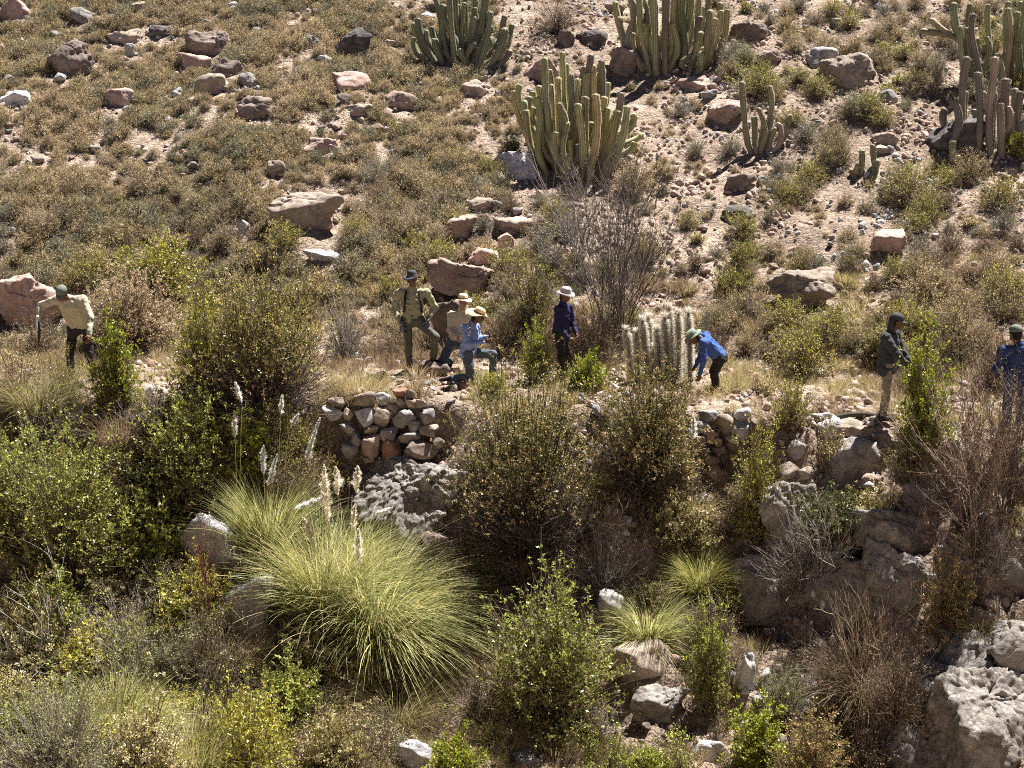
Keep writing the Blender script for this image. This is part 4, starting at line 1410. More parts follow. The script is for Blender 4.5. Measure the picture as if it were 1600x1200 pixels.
# ------------------------------------------------------------------ boulders: (px, foot, w, h, colour, label, depth, sub)
BL = [
    (20, 33, 56, 34, 'pink', "flat-topped pinkish boulder in the top left corner of the hillside", .8),
    (125, 37, 34, 26, 'grey', "small grey boulder near the top left corner, right of the pinkish one", .8),
    (214, 20, 26, 18, 'tan', "light tan rock at the top edge left of the dark domed boulder", .8),
    (190, 70, 62, 24, 'tan', "long low tan slab left of the flat dark grey boulder", .6),
    (243, 62, 56, 24, 'dark', "flat dark grey boulder above the narrow white stone", .8),
    (108, 119, 78, 60, 'brown', "large angular grey-brown boulder with dark shaded front, upper left hillside", .8),
    (202, 90, 17, 22, 'white', "narrow upright white stone between the large grey and dark domed boulders", .7),
    (322, 88, 74, 42, 'brown', "dark brown domed boulder resting above a flat pinkish slab", .8),
    (303, 111, 62, 26, 'pink', "flat pinkish slab directly below the dark domed boulder", .7),
    (352, 121, 54, 32, 'brown', "wedge-shaped brown boulder between the slab and pale blocky boulder", .7),
    (327, 151, 54, 38, 'tan', "pale blocky boulder with a black shadow under it, upper left", .8),
    (386, 136, 32, 24, 'grey', "small dark-sided rock right of the pale blocky boulder", .8),
    (396, 187, 64, 42, 'brown', "pointed brown boulder with one sunlit face, below the pale blocky one", .9),
    (184, 166, 46, 28, 'pink', "cracked pinkish white rock in the gravel of the upper left", .7),
    (20, 168, 62, 30, 'white', "long pale grey rock at the left edge of the hillside", .7),
    (275, 152, 18, 16, 'white', "small white stone left of the pale blocky boulder", .8),
    (366, 13, 24, 11, 'white', "small white stone on the top edge above the dark domed boulder", .8),
    (457, 44, 24, 9, 'pink', "small flat pink stone near the top, left of the black boulder", .8),
    (484, 76, 32, 22, 'grey', "small grey boulder left of the large black boulder", .8),
    (549, 90, 66, 46, 'dark', "large rounded black boulder near the top left of the first cactus", .9),
    (506, 100, 28, 14, 'white', "low white rock under the left of the rounded black boulder", .7),
    (547, 142, 64, 32, 'pink', "flat sunlit pink boulder below the rounded black boulder", .8),
    (430, 279, 34, 26, 'tan', "rounded tan boulder alone among the scrub of the left slope", .9),
    (500, 243, 64, 28, 'pink', "pink and white streaked rock half buried in the left scrub", .7),
    (478, 362, 124, 62, 'tan', "very large sloping tan boulder below the middle of the slope", .9),
    (381, 367, 26, 22, 'white', "white angular rock left of the small green bush and large tan boulder", .8),
    (505, 413, 66, 24, 'white', "long whitish slab above the olive shrub, below the large tan boulder", .7),
    (436, 408, 22, 14, 'grey', "small pale rock left of the long whitish slab", .8),
    (615, 76, 34, 14, 'tan', "small flat pale rock left of the first cactus", .7),
    (695, 119, 34, 16, 'pink', "small pink rock under the foot of the first cactus", .7),
    (742, 150, 50, 25, 'tan', "rounded tan rock with dark left side below the first cactus", .8),
    (757, 132, 26, 14, 'tan', "small tan rock touching the top right of a rounded tan rock", .8),
    (627, 172, 56, 30, 'pink', "pink rock with brown cracks left of the rounded tan rock", .8),
    (560, 183, 48, 22, 'tan', "low tan rock with a shaded right end, right of centre left slope", .8),
    (813, 281, 78, 43, 'white', "bluish white angular boulder at the foot of the central cactus", .8),
    (846, 127, 60, 36, 'pink', "pale pink boulder partly behind the tallest stems of the central cactus", .8),
    (885, 74, 27, 28, 'brown', "brown rock left of the black flat rock behind the central cactus", .8),
    (925, 72, 56, 26, 'dark', "flat black rock between the brown rock and large pointed rock", .8),
    (977, 120, 50, 48, 'brown', "pointed grey-brown rock at the left foot of the second cactus", .8),
    (960, 18, 34, 20, 'brown', "brown rock at the top edge left of the second cactus", .8),
    (720, 379, 54, 40, 'pink', "smooth pinkish angular boulder above the man in the dark hat", .8),
    (802, 367, 66, 26, 'tan', "flat-topped pale boulder with shaded underside right of the smooth pink one", .8),
    (791, 391, 30, 27, 'pink', "small rounded pink rock tucked below the flat-topped pale boulder", .8),
    (752, 330, 44, 22, 'tan', "low tan rock above the smooth pinkish angular boulder", .7),
    (757, 414, 56, 26, 'pink', "pale flat rock above the large pink triangular boulder", .7),
    (720, 466, 108, 64, 'pink', "large pink triangular boulder directly behind the two straw-hatted people", .8),
    (675, 437, 26, 20, 'pink', "small pink rock beside the dark hat", .8),
    (700, 540, 60, 74, 'brown', "upright brown rock between the man in dark hat and the straw hats", .6),
    (1171, 72, 66, 38, 'brown', "rough dark brown boulder right of the second cactus", .9),
    (1203, 107, 44, 30, 'brown', "squared brown boulder right of and below the rough dark brown one", .8),
    (1287, 106, 60, 34, 'grey', "flat grey boulder touching the biggest boulder of the right slope", .8),
    (1328, 137, 92, 54, 'tan', "biggest brown boulder of the upper right slope with smooth sunlit top", .9),
    (1086, 142, 66, 24, 'pink', "flat pale rock below the foot of the second cactus", .8),
    (1110, 156, 26, 15, 'grey', "small grey rock under the flat pale rock", .8),
    (1141, 193, 72, 38, 'pink', "pale flat-faced boulder left of the small thin cactus", .8),
    (1391, 159, 30, 20, 'grey', "small grey rock right of the green bush under the biggest boulder", .8),
    (1160, 299, 52, 28, 'brown', "brown angular rock with a sunlit top, below the small thin cactus", .8),
    (1196, 290, 24, 14, 'grey', "small grey rock joined to the right of the brown angular rock", .8),
    (1156, 348, 56, 26, 'dark', "smooth near-black boulder on the bare right slope", .8),
    (1386, 226, 44, 20, 'tan', "flat pale rock on the bare slope above the low green cactus", .7),
    (1380, 240, 34, 12, 'tan', "thin pale slab just below the flat pale rock on the bare slope", .8),
    (1502, 238, 96, 54, 'dark', "big dark boulder at the foot of the grey right cactus", .9),
    (1391, 402, 62, 44, 'pink', "pinkish pointed boulder low on the right slope above the capped person", .8),
    (1256, 481, 106, 60, 'tan', "large rounded tan boulder in the middle of the right slope", .8),
    (1213, 560, 30, 20, 'white', "white rock in the scrub right of the stooping person", .8),
    (1283, 590, 24, 14, 'white', "small white rock in the scrub between white rock and dark jacketed person", .8),
    (45, 508, 110, 80, 'pink', "large smooth pinkish white boulder at the left edge behind the bending man", .9),
    (1340, 760, 96, 74, 'grey', "large cracked grey boulder below the stone ledge on the right bank", .9),
    (1300, 705, 50, 50, 'white', "pale broken rock left of the large cracked grey boulder", .8),
    (1336, 684, 66, 24, 'tan', "flat pale ledge stone under the person in the dark jacket", .8),
    (1288, 668, 44, 22, 'white', "flat pale ledge stone left of the beige trousers", .8),
    (1388, 700, 50, 26, 'brown', "brown block under the right end of the stone ledge", .8),
    (1250, 720, 40, 30, 'grey', "grey rock below the left end of the stone ledge", .8),
    (330, 905, 118, 104, 'white', "rounded white and pink boulder beside the red plant stalk", .8),
    (385, 1000, 90, 95, 'grey', "pale green-grey boulder half hidden left of the pampas grass", .8),
    (632, 845, 200, 122, 'cong', "big pitted grey conglomerate boulder supporting the left stone wall", .8),
    (672, 905, 84, 70, 'brown', "dark brown rock in the shade behind the pampas grass", .8),
    (712, 945, 66, 52, 'tan', "tan rock under the arching right side of the pampas grass", .8),
    (1003, 1075, 96, 56, 'tan', "rounded pinkish tan boulder on the lower bank right of the centre bush", .8),
    (1030, 1135, 110, 62, 'cong', "low shaded rock directly under the rounded pinkish tan boulder", .8),
    (955, 985, 44, 60, 'grey', "grey rock above the rounded pinkish tan boulder", .8),
    (1165, 1085, 36, 64, 'white', "narrow pale rock right of the leafy green bank plant", .7),
    (1262, 1095, 40, 40, 'white', "whitish rock amid twigs of the lower right bank", .8),
    (1575, 1235, 240, 170, 'cong', "huge cracked grey conglomerate boulder filling the bottom right corner", .9),
    (1560, 1120, 190, 110, 'cong', "broad sunlit upper block of grey conglomerate stacked on the corner boulder", 1.0),
    (1478, 1150, 120, 100, 'cong', "angular grey block leaning on the left of the corner conglomerate", .9),
    (1450, 1235, 150, 100, 'cong', "lower shoulder of grey conglomerate jutting left from the bottom right corner", .9),
    (1600, 1070, 110, 90, 'cong', "grey conglomerate ledge cut by the right edge above the corner boulder", .9),
    (1528, 1010, 66, 56, 'brown', "dark rounded stone lying on top of the huge corner conglomerate", .8),
    (1592, 925, 50, 50, 'grey', "grey rock at the right edge above the huge corner conglomerate", .8),
    (1450, 1200, 80, 36, 'white', "white rock at the bottom edge left of the huge conglomerate", .8),
    (1106, 1190, 54, 32, 'white', "pale flat rock at the bottom edge under the leafy green bank plant", .8),
    (1338, 925, 20, 20, 'white', "small pale stone lying on the eroded bank", .8),
    (1240, 860, 110, 100, 'cong', "grey rock face in the bank behind the dead grey twigs", .7),
    (1400, 885, 110, 90, 'cong', "rough rock face in the bank below the cracked grey boulder", .7),
    (648, 1205, 54, 44, 'white', "whitish rock at the bottom edge left of the lime green sprout", .8),
    (825, 1205, 50, 20, 'grey', "grey rock at the bottom edge under the central foreground bush", .8),
    (1120, 770, 46, 40, 'brown', "brown rock under the right dry stone wall", .8),
    (1440, 800, 60, 40, 'grey', "grey rock among bare twigs right of the cracked grey boulder", .8),
    (1575, 760, 70, 44, 'tan', "tan rock under the bare shrub at the right edge", .8),
    (1325, 990, 150, 120, 'cong', "rough bank rock under the small pale stone", .6),
    (1405, 960, 120, 110, 'cong', "crumbling rock left of the orange-leaved shrub", .6),
    (1205, 975, 130, 100, 'cong', "shaded cracked rock above the narrow pale rock", .6),
]
for i, q in enumerate(BL):
    W = q[2] / ppm(at(q[0], min(q[1], 1195)))
    sub = 5 if W > 1.1 else 4
    if q[4] == 'cong':
        boulder(q[0], q[1], q[2], q[3], q[4], q[5], 300 + i, depth=q[6], sub=6 if q[2] >= 200 else 5, rough=1.3, planes=12, knobs=0 if q[2] != 200 else 60, slope=(-0.15, -0.62, 0.75) if q[2] == 200 else (0.05, -0.5, 0.85), rz=(i % 5 - 2) * 0.22, yoff=-0.35 if q[2] == 200 else 0.0)
    else:
        boulder(q[0], q[1], q[2], q[3], q[4], q[5], 300 + i, depth=q[6], sub=sub, rough=1.0 if q[4] != 'brown' else 1.3, rz=0.0, bury=0.15)

# ------------------------------------------------------------------ cacti
def fan(rng, n, x0, x1, top_c, top_e, jit, foot, lean=0):
    """tips of n columns inside an arched outline"""
    out = []
    for i in range(n):
        u = np.clip((i + rng.uniform(-0.6, 1.6)) / n, 0, 1)
        x = x0 + (x1 - x0) * u
        e = abs(2 * u - 1) ** 1.6
        y = top_c + (top_e - top_c) * e + rng.exponential() * jit
        out.append((x + lean * rng.normal() * 6, min(y, foot - 22)))
    return out


rng = np.random.default_rng(5)
c3 = [(803, 141), (813, 131), (832, 142), (841, 133), (851, 89), (861, 131), (869, 148), (879, 80), (892, 115), (878, 143), (899, 135), (913, 103), (923, 84), (928, 100), (941, 93), (948, 128), (931, 146), (904, 161), (970, 144), (960, 178), (980, 165), (987, 178), (952, 193), (931, 196), (855, 163), (908, 185), (1001, 210), (889, 217), (826, 190), (846, 200), (868, 205), (920, 212), (944, 222), (966, 205), (992, 222), (820, 172), (836, 168), (860, 186), (884, 190), (900, 205), (915, 150), (935, 175), (955, 205), (872, 120), (975, 200), (925, 190), (848, 178), (818, 158), (826, 150), (838, 150), (857, 108), (885, 98), (903, 122), (918, 112), (935, 112), (945, 150), (952, 168), (965, 172), (873, 160), (862, 215), (935, 222), (905, 225)]
cactus(900, 258, c3, "large columnar cactus cluster in the centre above the tall bare shrub", 21, rad=(0.075, 0.10), spread=0.5, depth=0.9, green=(0.22, 0.215, 0.075), pale=(0.50, 0.45, 0.25))
c1 = fan(rng, 30, 642, 805, -45, 45, 34, 100) + fan(rng, 14, 690, 800, 20, 50, 22, 100)
cactus(722, 100, c1, "large dark green cactus cluster cut by the top edge, leftmost of the big clusters", 22, rad=(0.075, 0.105), spread=0.5, depth=0.7, green=(0.09, 0.11, 0.055), pale=(0.24, 0.25, 0.15))
c2 = fan(rng, 36, 962, 1145, -70, 0, 38, 105) + fan(rng, 16, 975, 1120, 20, 50, 22, 105)
cactus(1052, 103, c2, "wide tall cactus cluster at the top edge between two brown boulders", 23, rad=(0.075, 0.105), spread=0.62, depth=0.8, green=(0.18, 0.18, 0.075), pale=(0.44, 0.40, 0.23), deadfrac=0.2)
c4 = [(1159, 127), (1204, 133), (1187, 168), (1205, 178), (1232, 179), (1219, 192), (1178, 182), (1192, 186), (1214, 200), (1226, 195)]
cactus(1192, 240, c4, "small thin cactus with two tall stems on the upper right slope", 24, rad=(0.07, 0.085), spread=0.45, depth=0.25, deadfrac=0.3, green=(0.13, 0.14, 0.07))
c5 = fan(rng, 28, 1496, 1690, -5, 30, 30, 130) + fan(rng, 12, 1510, 1640, 50, 60, 18, 130) + [(1494, 4), (1515, 5)]
cactus(1575, 132, c5, "big cactus in the top right corner with curling arms to its left", 25, rad=(0.075, 0.105), spread=0.66, depth=0.8, deadfrac=0.15)
c6 = [(1513, 88), (1554, 88), (1529, 112), (1571, 122), (1508, 142), (1490, 155), (1500, 152), (1540, 143), (1552, 143), (1585, 138), (1595, 142), (1575, 165), (1562, 160), (1523, 170), (1478, 170), (1610, 130), (1630, 120)]
cactus(1560, 235, c6, "grey weathered cactus rising beside the big dark boulder at right", 26, rad=(0.08, 0.105), spread=0.8, depth=0.6, deadfrac=0.85)
cactus(1352, 282, [(1366, 226), (1347, 234), (1338, 258), (1333, 266), (1372, 250), (1357, 262)], "low green cactus among shrubs on the right slope", 27, rad=(0.075, 0.09), spread=0.5, depth=0.2, green=(0.14, 0.15, 0.07))
cactus(1492, 268, [(1489, 220), (1501, 245)], "single short cactus below the big dark boulder at right", 28, rad=(0.075, 0.085), spread=0.8, depth=0.1, deadfrac=0)

# curling arms of the corner cactus
pc = bpy.data.objects["columnar_cactus.004"]
pbase = np.array(pc.location)
yy = pbase[1] - 0.1
for i, pts in enumerate([[(1515, 70), (1480, 55), (1470, 45), (1452, 28)], [(1500, 60), (1470, 50), (1452, 52), (1437, 47)], [(1505, 62), (1480, 32), (1490, 28), (1500, 26)]]):
    W3 = np.array([on_plane(a_, b_, yy) for a_, b_ in pts]) - pbase
    s = np.linspace(0, 1, 14)[:, None]
    P = W3[0] * (1 - s) ** 3 + 3 * W3[1] * s * (1 - s) ** 2 + 3 * W3[2] * s * s * (1 - s) + W3[3] * s ** 3
    link("stem", column_mesh(P, 0.085, 8, 0.22, (0.17, 0.17, 0.09), (0.38, 0.34, 0.22), 900 + i).mesh("stem", M_CACTUS), pc)

# white-haired cactus
hp = at(1030, 600)
th = thing("white_haired_cactus", "low cluster of shaggy white-haired cactus columns beside the stooping person", 'cactus', hp)
rngh = np.random.default_rng(77)
for i, (tx, ty, bx, wd_) in enumerate([(977, 513, 986, 15), (994, 517, 996, 13), (1003, 497, 1010, 15), (1012, 493, 1017, 14), (1026, 512, 1030, 14), (1038, 492, 1042, 15), (1044, 477, 1050, 15), (1049, 511, 1048, 16), (1060, 486, 1060, 14), (1075, 485, 1078, 15), (1064, 530, 1066, 15), (1020, 540, 1024, 14)]):
    y = hp.y + 0.05 + rngh.uniform(-0.25, 0.25)
    tp = np.array(on_plane(tx, ty, y)) - np.array(hp)
    bz = float(height(hp.x + 0.0, y)) - hp.z - 0.05
    b0 = np.array([on_plane(bx, 600, y).x - hp.x, y - hp.y, bz])
    P = bez(b0[None], np.array([[b0[0], b0[1], b0[2] + 0.6 * (tp[2] - b0[2])]]), tp[None], 14)[0]
    r = wd_ / 90 / 2 * 0.45
    b = column_mesh(P, r, 12, 0.1, (0.2, 0.2, 0.13), (0.5, 0.46, 0.38), i + 400)
    n = 4200
    t_ = rngh.uniform(0.0, 1.0, n)
    fi = t_ * 13
    i0 = np.clip(fi.astype(int), 0, 12)
    C = P[i0] * (1 - (fi - i0))[:, None] + P[i0 + 1] * (fi - i0)[:, None]
    az = rngh.uniform(0, 6.283, n)
    od = np.stack([np.cos(az), np.sin(az), np.where(t_ > 0.93, 1.2, 0.1)], 1)
    od = unit(od)
    D = od + rngh.normal(size=(n, 3)) * 0.35 + np.array([0, 0, -0.45]) * (t_ < 0.93)[:, None]
    leaves(b, rngh, C + od * r * 0.75, D, 0.075 * rngh.uniform(0.6, 1.4, n), 0.0048, pick(rngh, [(0.72, 0.66, 0.56), (0.6, 0.53, 0.43), (0.80, 0.76, 0.68)], n, 0.1))
    link("stem", b.mesh("stem", M_PLUME), th)

# ------------------------------------------------------------------ large shrubs: (px, foot, w, h, kind, label)
SH = [
    (245, 462, 165, 95, 'leafyyellow', "yellow-green leafy shrub behind the pale tan bush on the left"),
    (140, 448, 110, 66, 'green', "olive yellow shrub left of the yellow-green leafy shrub"),
    (205, 540, 150, 112, 'tan', "rounded bush covered in pale tan dry flower heads, right of the bending man"),
    (182, 640, 96, 150, 'bright', "bright green leafy shrub in front of the bending man's right hand"),
    (325, 625, 150, 190, 'leafyyellow', "grey-stemmed greenish shrub between the tan bush and the big olive shrub"),
    (412, 645, 262, 215, 'olivehead', "big olive shrub with cream flower heads left of the stone wall"),
    (540, 560, 95, 110, 'greydead', "dry grey-twigged shrub behind the big left olive shrub"),
    (90, 690, 130, 120, 'greydead', "pale grey dead twiggy shrub below the bending man"),
    (30, 640, 110, 110, 'straw', "straw-coloured dry shrub at the left edge below the pink boulder"),
    (60, 560, 100, 70, 'browndead', "brown dry scrub in front of the left pink boulder"),
    (100, 640, 80, 90, 'green', "small green sprig shrub around the legs of the bending man"),
    (110, 900, 240, 255, 'leafy', "tall green leafy shrub filling the left foreground"),
    (25, 860, 140, 190, 'leafy', "green leafy shrub cut by the left edge of the foreground"),
    (232, 900, 170, 130, 'leafy', "mid-green shrub left of the white and pink boulder"),
    (300, 790, 178, 200, 'leafy', "mid green leafy shrub between the left olive shrub and pampas plumes"),
    (390, 750, 90, 120, 'bright', "small yellowish leafy shrub at the right of the dark green one"),
    (822, 865, 290, 296, 'olivehead', "biggest central shrub with cream heads above bare dark twigs"),
    (1012, 785, 185, 222, 'olivehead', "second central shrub, right of the biggest, below the haired cactus"),
    (838, 602, 60, 105, 'bright', "yellow-green leafy shrub between the blue shirt and the navy person"),
    (918, 612, 74, 56, 'bright', "low bright green shrub in front of the navy person's legs"),
    (770, 622, 60, 44, 'leafyyellow', "low yellow-green shrub in front of the kneeling blue-shirted person"),
    (832, 510, 120, 145, 'green', "olive green shrub left of the tall bare shrub"),
    (930, 570, 130, 90, 'browndead', "brown dead scrub at the foot of the tall bare shrub"),
    (1442, 700, 104, 190, 'bright', "bright green leafy shrub in front of the dark jacketed person"),
    (1495, 560, 120, 130, 'straw', "tall straw-yellow shrub behind the bright green one at right"),
    (1420, 760, 90, 90, 'olive', "olive shrub with pale heads below the bright green right shrub"),
    (1180, 850, 92, 200, 'leafyyellow', "thin yellow-green stemmed plant right of the right stone wall"),
    (1235, 668, 90, 80, 'green', "yellow-green low shrub right of the right stone wall on the terrace"),
    (1250, 590, 110, 90, 'green', "olive low shrub above the terrace left of the dark jacketed person"),
    (1230, 520, 90, 60, 'green', "green-tinted scrub below the large rounded tan boulder"),
    (1105, 1110, 86, 190, 'leafy', "upright leafy green plant on the lower right bank"),
    (1140, 980, 70, 100, 'leafyyellow', "yellow-green leafy plant just right of the yellow tussock"),
    (860, 1130, 245, 250, 'leafy', "large mixed green foreground bush at bottom centre"),
    (745, 1120, 90, 110, 'browndead', "dark brown dry shrub between pampas grass and foreground bush"),
    (1480, 1010, 112, 150, 'rust', "orange and green leaved shrub on top of the corner conglomerate"),
    (710, 1230, 110, 80, 'bright', "lime green leafy sprout at the bottom edge left of centre"),
    (1010, 1230, 90, 60, 'bright', "low lime green sprout at the bottom edge right of centre"),
    (1180, 1215, 110, 120, 'bright', "lime green leafy plant at the bottom edge on the right bank"),
    (1270, 1225, 130, 130, 'rust', "reddish brown flowered shrub at the bottom edge"),
    (1225, 1120, 90, 80, 'sage', "soft grey-green shrub above the lime green bank plant"),
    (95, 1230, 240, 190, 'sage', "soft pale yellow-green shrub in the bottom left corner"),
    (230, 1240, 150, 160, 'cream', "cream seed-headed plant at the bottom left"),
    (390, 1230, 170, 150, 'leafyyellow', "yellow-green leafy shrub at the bottom edge under the dry grass"),
    (520, 1215, 130, 110, 'olive', "olive shrub with dry heads at the bottom edge below the pampas grass"),
    (590, 1190, 120, 90, 'sage', "silvery sage shrub under the right side of the pampas grass"),
    (330, 1090, 190, 150, 'browndead', "tangled dry brown shrub left of the green-grey boulder"),
    (200, 1060, 220, 150, 'greydead', "tangle of grey dead twigs in the left foreground"),
    (60, 1060, 170, 150, 'olive', "olive brown shrub at the left edge of the foreground"),
    (450, 830, 90, 110, 'browndead', "brown dry shrub behind the left pampas plumes"),
    (1060, 870, 130, 110, 'olive', "olive brown scrub below the second central shrub"),
    (940, 930, 150, 130, 'greydead', "grey dead twigs under the biggest central shrub"),
    (1350, 830, 100, 70, 'olive', "olive low shrub under the large cracked grey boulder"),
    (1300, 850, 120, 90, 'darkleafy', "dark leafy scrub on the bank left of the cracked grey boulder"),
    (1250, 930, 150, 110, 'greydead', "dead grey brush hanging on the right bank"),
    (1400, 1130, 130, 150, 'browndead', "large brown dead brush left of the huge corner conglomerate"),
    (1300, 1100, 100, 90, 'browndead', "brown dead brush in the middle of the right bank"),
    (1060, 760, 50, 60, 'leafyyellow', "little green plant at the foot of the right stone wall"),
    (1295, 735, 60, 80, 'khakigreen', "small khaki-green bush hanging at the left end of the stone ledge"),
    (1560, 900, 90, 100, 'greydead', "grey dead twigs on the right bank at the edge"),
    (1545, 620, 100, 130, 'browndead', "brown twiggy shrub between green shrub and the person in blue"),
    (650, 620, 60, 26, 'khaki', "low khaki tuft on the terrace above the stone wall"),
    # hillside
    (445, 392, 80, 50, 'green', "green-topped bush under the very large sloping tan boulder"),
    (555, 372, 62, 40, 'green', "olive bush right of the very large sloping tan boulder"),
    (800, 248, 42, 40, 'darkleafy', "small dark bush left of the central cactus"),
    (1335, 185, 70, 46, 'sage', "sage green bush below the biggest boulder, left half"),
    (1358, 180, 62, 42, 'green', "green bush right below the biggest brown boulder"),
    (1275, 152, 60, 38, 'green', "green tuft left of the biggest brown boulder"),
    (1178, 150, 90, 52, 'green', "yellowish green bush above the small thin cactus"),
    (1162, 108, 54, 42, 'sage', "round sage bush left of the squared brown boulder"),
    (1262, 292, 70, 44, 'green', "round green bush on the bare slope below the thin cactus"),
    (1233, 322, 56, 40, 'green', "small dark based green bush below the round green bush"),
    (1312, 252, 60, 56, 'straw', "straw yellow bush left of the low green cactus"),
    (1420, 318, 130, 70, 'green', "widest green bush of the right slope, right of the low green cactus"),
    (1447, 352, 66, 56, 'green', "green bush with black shaded foot at the lower right of the widest one"),
    (1515, 282, 80, 50, 'straw', "straw green bush right of the single short cactus"),
    (1560, 330, 90, 60, 'green', "green bush at the right edge of the slope"),
    (1590, 245, 50, 40, 'leafyyellow', "lime bush at the right edge beside the grey cactus"),
    (1530, 150, 110, 34, 'greygreen', "greyish bush under the corner cactus"),
    (1380, 90, 50, 30, 'green', "small round green bush right of the biggest boulder top"),
    (1430, 135, 50, 28, 'green', "small dark green bush on the bare slope left of the corner cactus"),
    (870, 50, 100, 56, 'browndead', "greyish brown bush at the top edge between the first two cacti"),
    (990, 305, 90, 60, 'straw', "pale straw bush behind the tall bare shrub"),
    (1255, 420, 60, 34, 'straw', "straw tuft above the large rounded tan boulder"),
    (1145, 455, 80, 36, 'green', "olive scrub on the slope right of the tall bare shrub"),
    (1290, 540, 120, 66, 'green', "yellowish scrub right below the large rounded tan boulder"),
    (1400, 520, 90, 60, 'green', "yellow-olive scrub behind the dark jacketed person's cap"),
    (1460, 470, 130, 60, 'straw', "straw scrub band above the bright green right shrub"),
    (1570, 470, 100, 60, 'green', "olive scrub above the person in blue at the right edge"),
]
for i, q in enumerate(SH):
    nm = {'bright': 'leafy_shrub', 'leafy': 'leafy_shrub', 'darkleafy': 'leafy_shrub', 'leafyyellow': 'leafy_shrub', 'greydead': 'dead_shrub', 'browndead': 'dead_shrub', 'straw': 'dry_shrub', 'tan': 'dry_shrub', 'khaki': 'dry_shrub'}.get(q[4], 'shrub')
    base = q[1]
    off = 0.0
    if base > 1195:                      # foot just below the frame
        off = 0.0
    shrub(q[0], base, q[2], q[3], q[4], q[5], None, nm)

# tall bare shrubs
twiggy(958, 540, 290, 350, "tall bare purple-brown shrub rising behind the navy person", [(0.13, .105, .09), (0.18, .15, .13), (.10, .08, .07)], 3, n0=38, k1=9, k2=7, r0=0.0115, curl=0.3, spread=1.6)
twiggy(905, 420, 110, 180, "bare grey shrub standing in front of the central cactus", T_GREY, 4, n0=16, k1=7, k2=6, r0=0.009)
twiggy(1525, 870, 150, 370, "tall reddish brown bare shrub in front of the person in blue at right", [(0.17, .115, .085), (0.22, .16, .12), (.12, .08, .065), (.26, .2, .16)], 6, n0=28, k1=8, k2=6, r0=0.010, curl=0.4, spread=1.6, foliage=dict(n=4500, pal=D_KHAKI + D_BROWN, l=0.02, w=0.009))
twiggy(1575, 800, 150, 200, "dark leafless shrub at the right edge below the person in blue", T_DARK, 7, n0=24, k1=7, k2=6, r0=0.012, curl=0.4, spread=1.6)
twiggy(60, 1080, 210, 260, "pale grey bare branches reaching across the left foreground", [(.36, .33, .29), (.28, .25, .22), (.42, .39, .35)], 8, n0=9, k1=6, k2=5, r0=0.013, curl=0.5, spread=2.2)
twiggy(330, 1170, 170, 190, "thin dark bare stems left of the bottom green shrub", T_DARK, 9, n0=10, k1=6, k2=5, r0=0.011, curl=0.5, spread=1.8)
twiggy(1285, 900, 150, 150, "silver-grey dead branches on the bank left of the cracked boulder", T_GREY, 10, n0=26, k1=6, k2=5, r0=0.009, curl=0.6, spread=2.2)
twiggy(1430, 830, 120, 110, "grey tangled branches right of the cracked grey boulder", T_GREY, 11, n0=22, k1=6, k2=5, r0=0.008, curl=0.6, spread=2.2)
twiggy(1335, 1080, 160, 190, "dry brown stalks leaning over the eroded right bank", D_BROWN, 12, n0=26, k1=6, k2=4, r0=0.008, curl=0.4, spread=2.0)
twiggy(850, 870, 300, 190, "grey twig tangle under the canopy of the biggest central shrub", T_GREY, 13, n0=40, k1=8, k2=6, r0=0.009, curl=0.5, spread=2.0)
twiggy(250, 700, 190, 130, "slanting grey stems below the tan flower-head bush", T_GREY, 14, n0=34, k1=6, k2=5, r0=0.009, curl=0.3, spread=2.2)
twiggy(330, 1010, 60, 240, "deep red seed stalk in front of the white and pink boulder", [(0.11, 0.035, 0.03), (0.15, 0.05, 0.04), (0.08, 0.025, 0.02)], 15, name="red_seed_stalk", n0=3, k1=16, k2=5, r0=0.007, curl=0.15, spread=0.35, foliage=dict(n=1300, pal=[(0.13, 0.035, 0.03), (0.17, 0.055, 0.045)], l=0.016, w=0.010))
twiggy(760, 1000, 120, 120, "dark thin dry twigs right of the pampas grass", T_DARK, 16, n0=20, k1=6, k2=5, r0=0.007, curl=0.5, spread=2)
twiggy(930, 1160, 220, 90, "low grey twig litter bush under the foreground bush", T_GREY, 17, n0=36, k1=6, k2=5, r0=0.007, curl=0.7, spread=2.4)

# ------------------------------------------------------------------ grasses
P_PAMPAS = [(0.60, 0.55, 0.20), (0.48, 0.47, 0.17), (0.27, 0.31, 0.11), (0.76, 0.67, 0.36), (0.52, 0.50, 0.22), (0.16, 0.20, 0.07)]
P_DRYG = [(0.42, 0.33, 0.17), (0.50, 0.40, 0.22), (0.33, 0.26, 0.13), (0.36, 0.33, 0.13)]
P_YEL = [(0.50, 0.45, 0.14), (0.42, 0.40, 0.12), (0.36, 0.38, 0.12), (0.55, 0.47, 0.2)]
P_BROWN = [(0.26, 0.18, 0.11), (0.34, 0.25, 0.15), (0.20, 0.14, 0.09)]
pm = grass(505, 965, 3000, 1.75, 0.012, P_PAMPAS, "big pampas grass clump with arching pale green blades in the foreground", 51, name="pampas_grass", spread=0.85, r0=0.36, droop=0.85, lean=(0.15, -0.05), seg=8)
grass(585, 1000, 3000, 1.85, 0.012, P_PAMPAS, "right half of the pampas clump sweeping down to the right", 52, name="pampas_grass", spread=1.2, r0=0.34, droop=1.1, lean=(0.6, -0.25), seg=8)
grass(545, 990, 380, 2.4, 0.010, [(0.62, 0.54, 0.30), (0.5, 0.45, 0.22), (0.4, 0.4, 0.18)], "long stray pale blades arching out of the pampas clump", 69, name="pampas_grass", spread=1.3, r0=0.35, droop=0.85, lean=(0.25, -0.1), seg=9)
grass(420, 885, 2200, 1.6, 0.0095, P_PAMPAS, "slimmer upright pampas tuft left of the main clump", 53, name="pampas_grass", spread=0.6, r0=0.2, droop=0.8, seg=7)
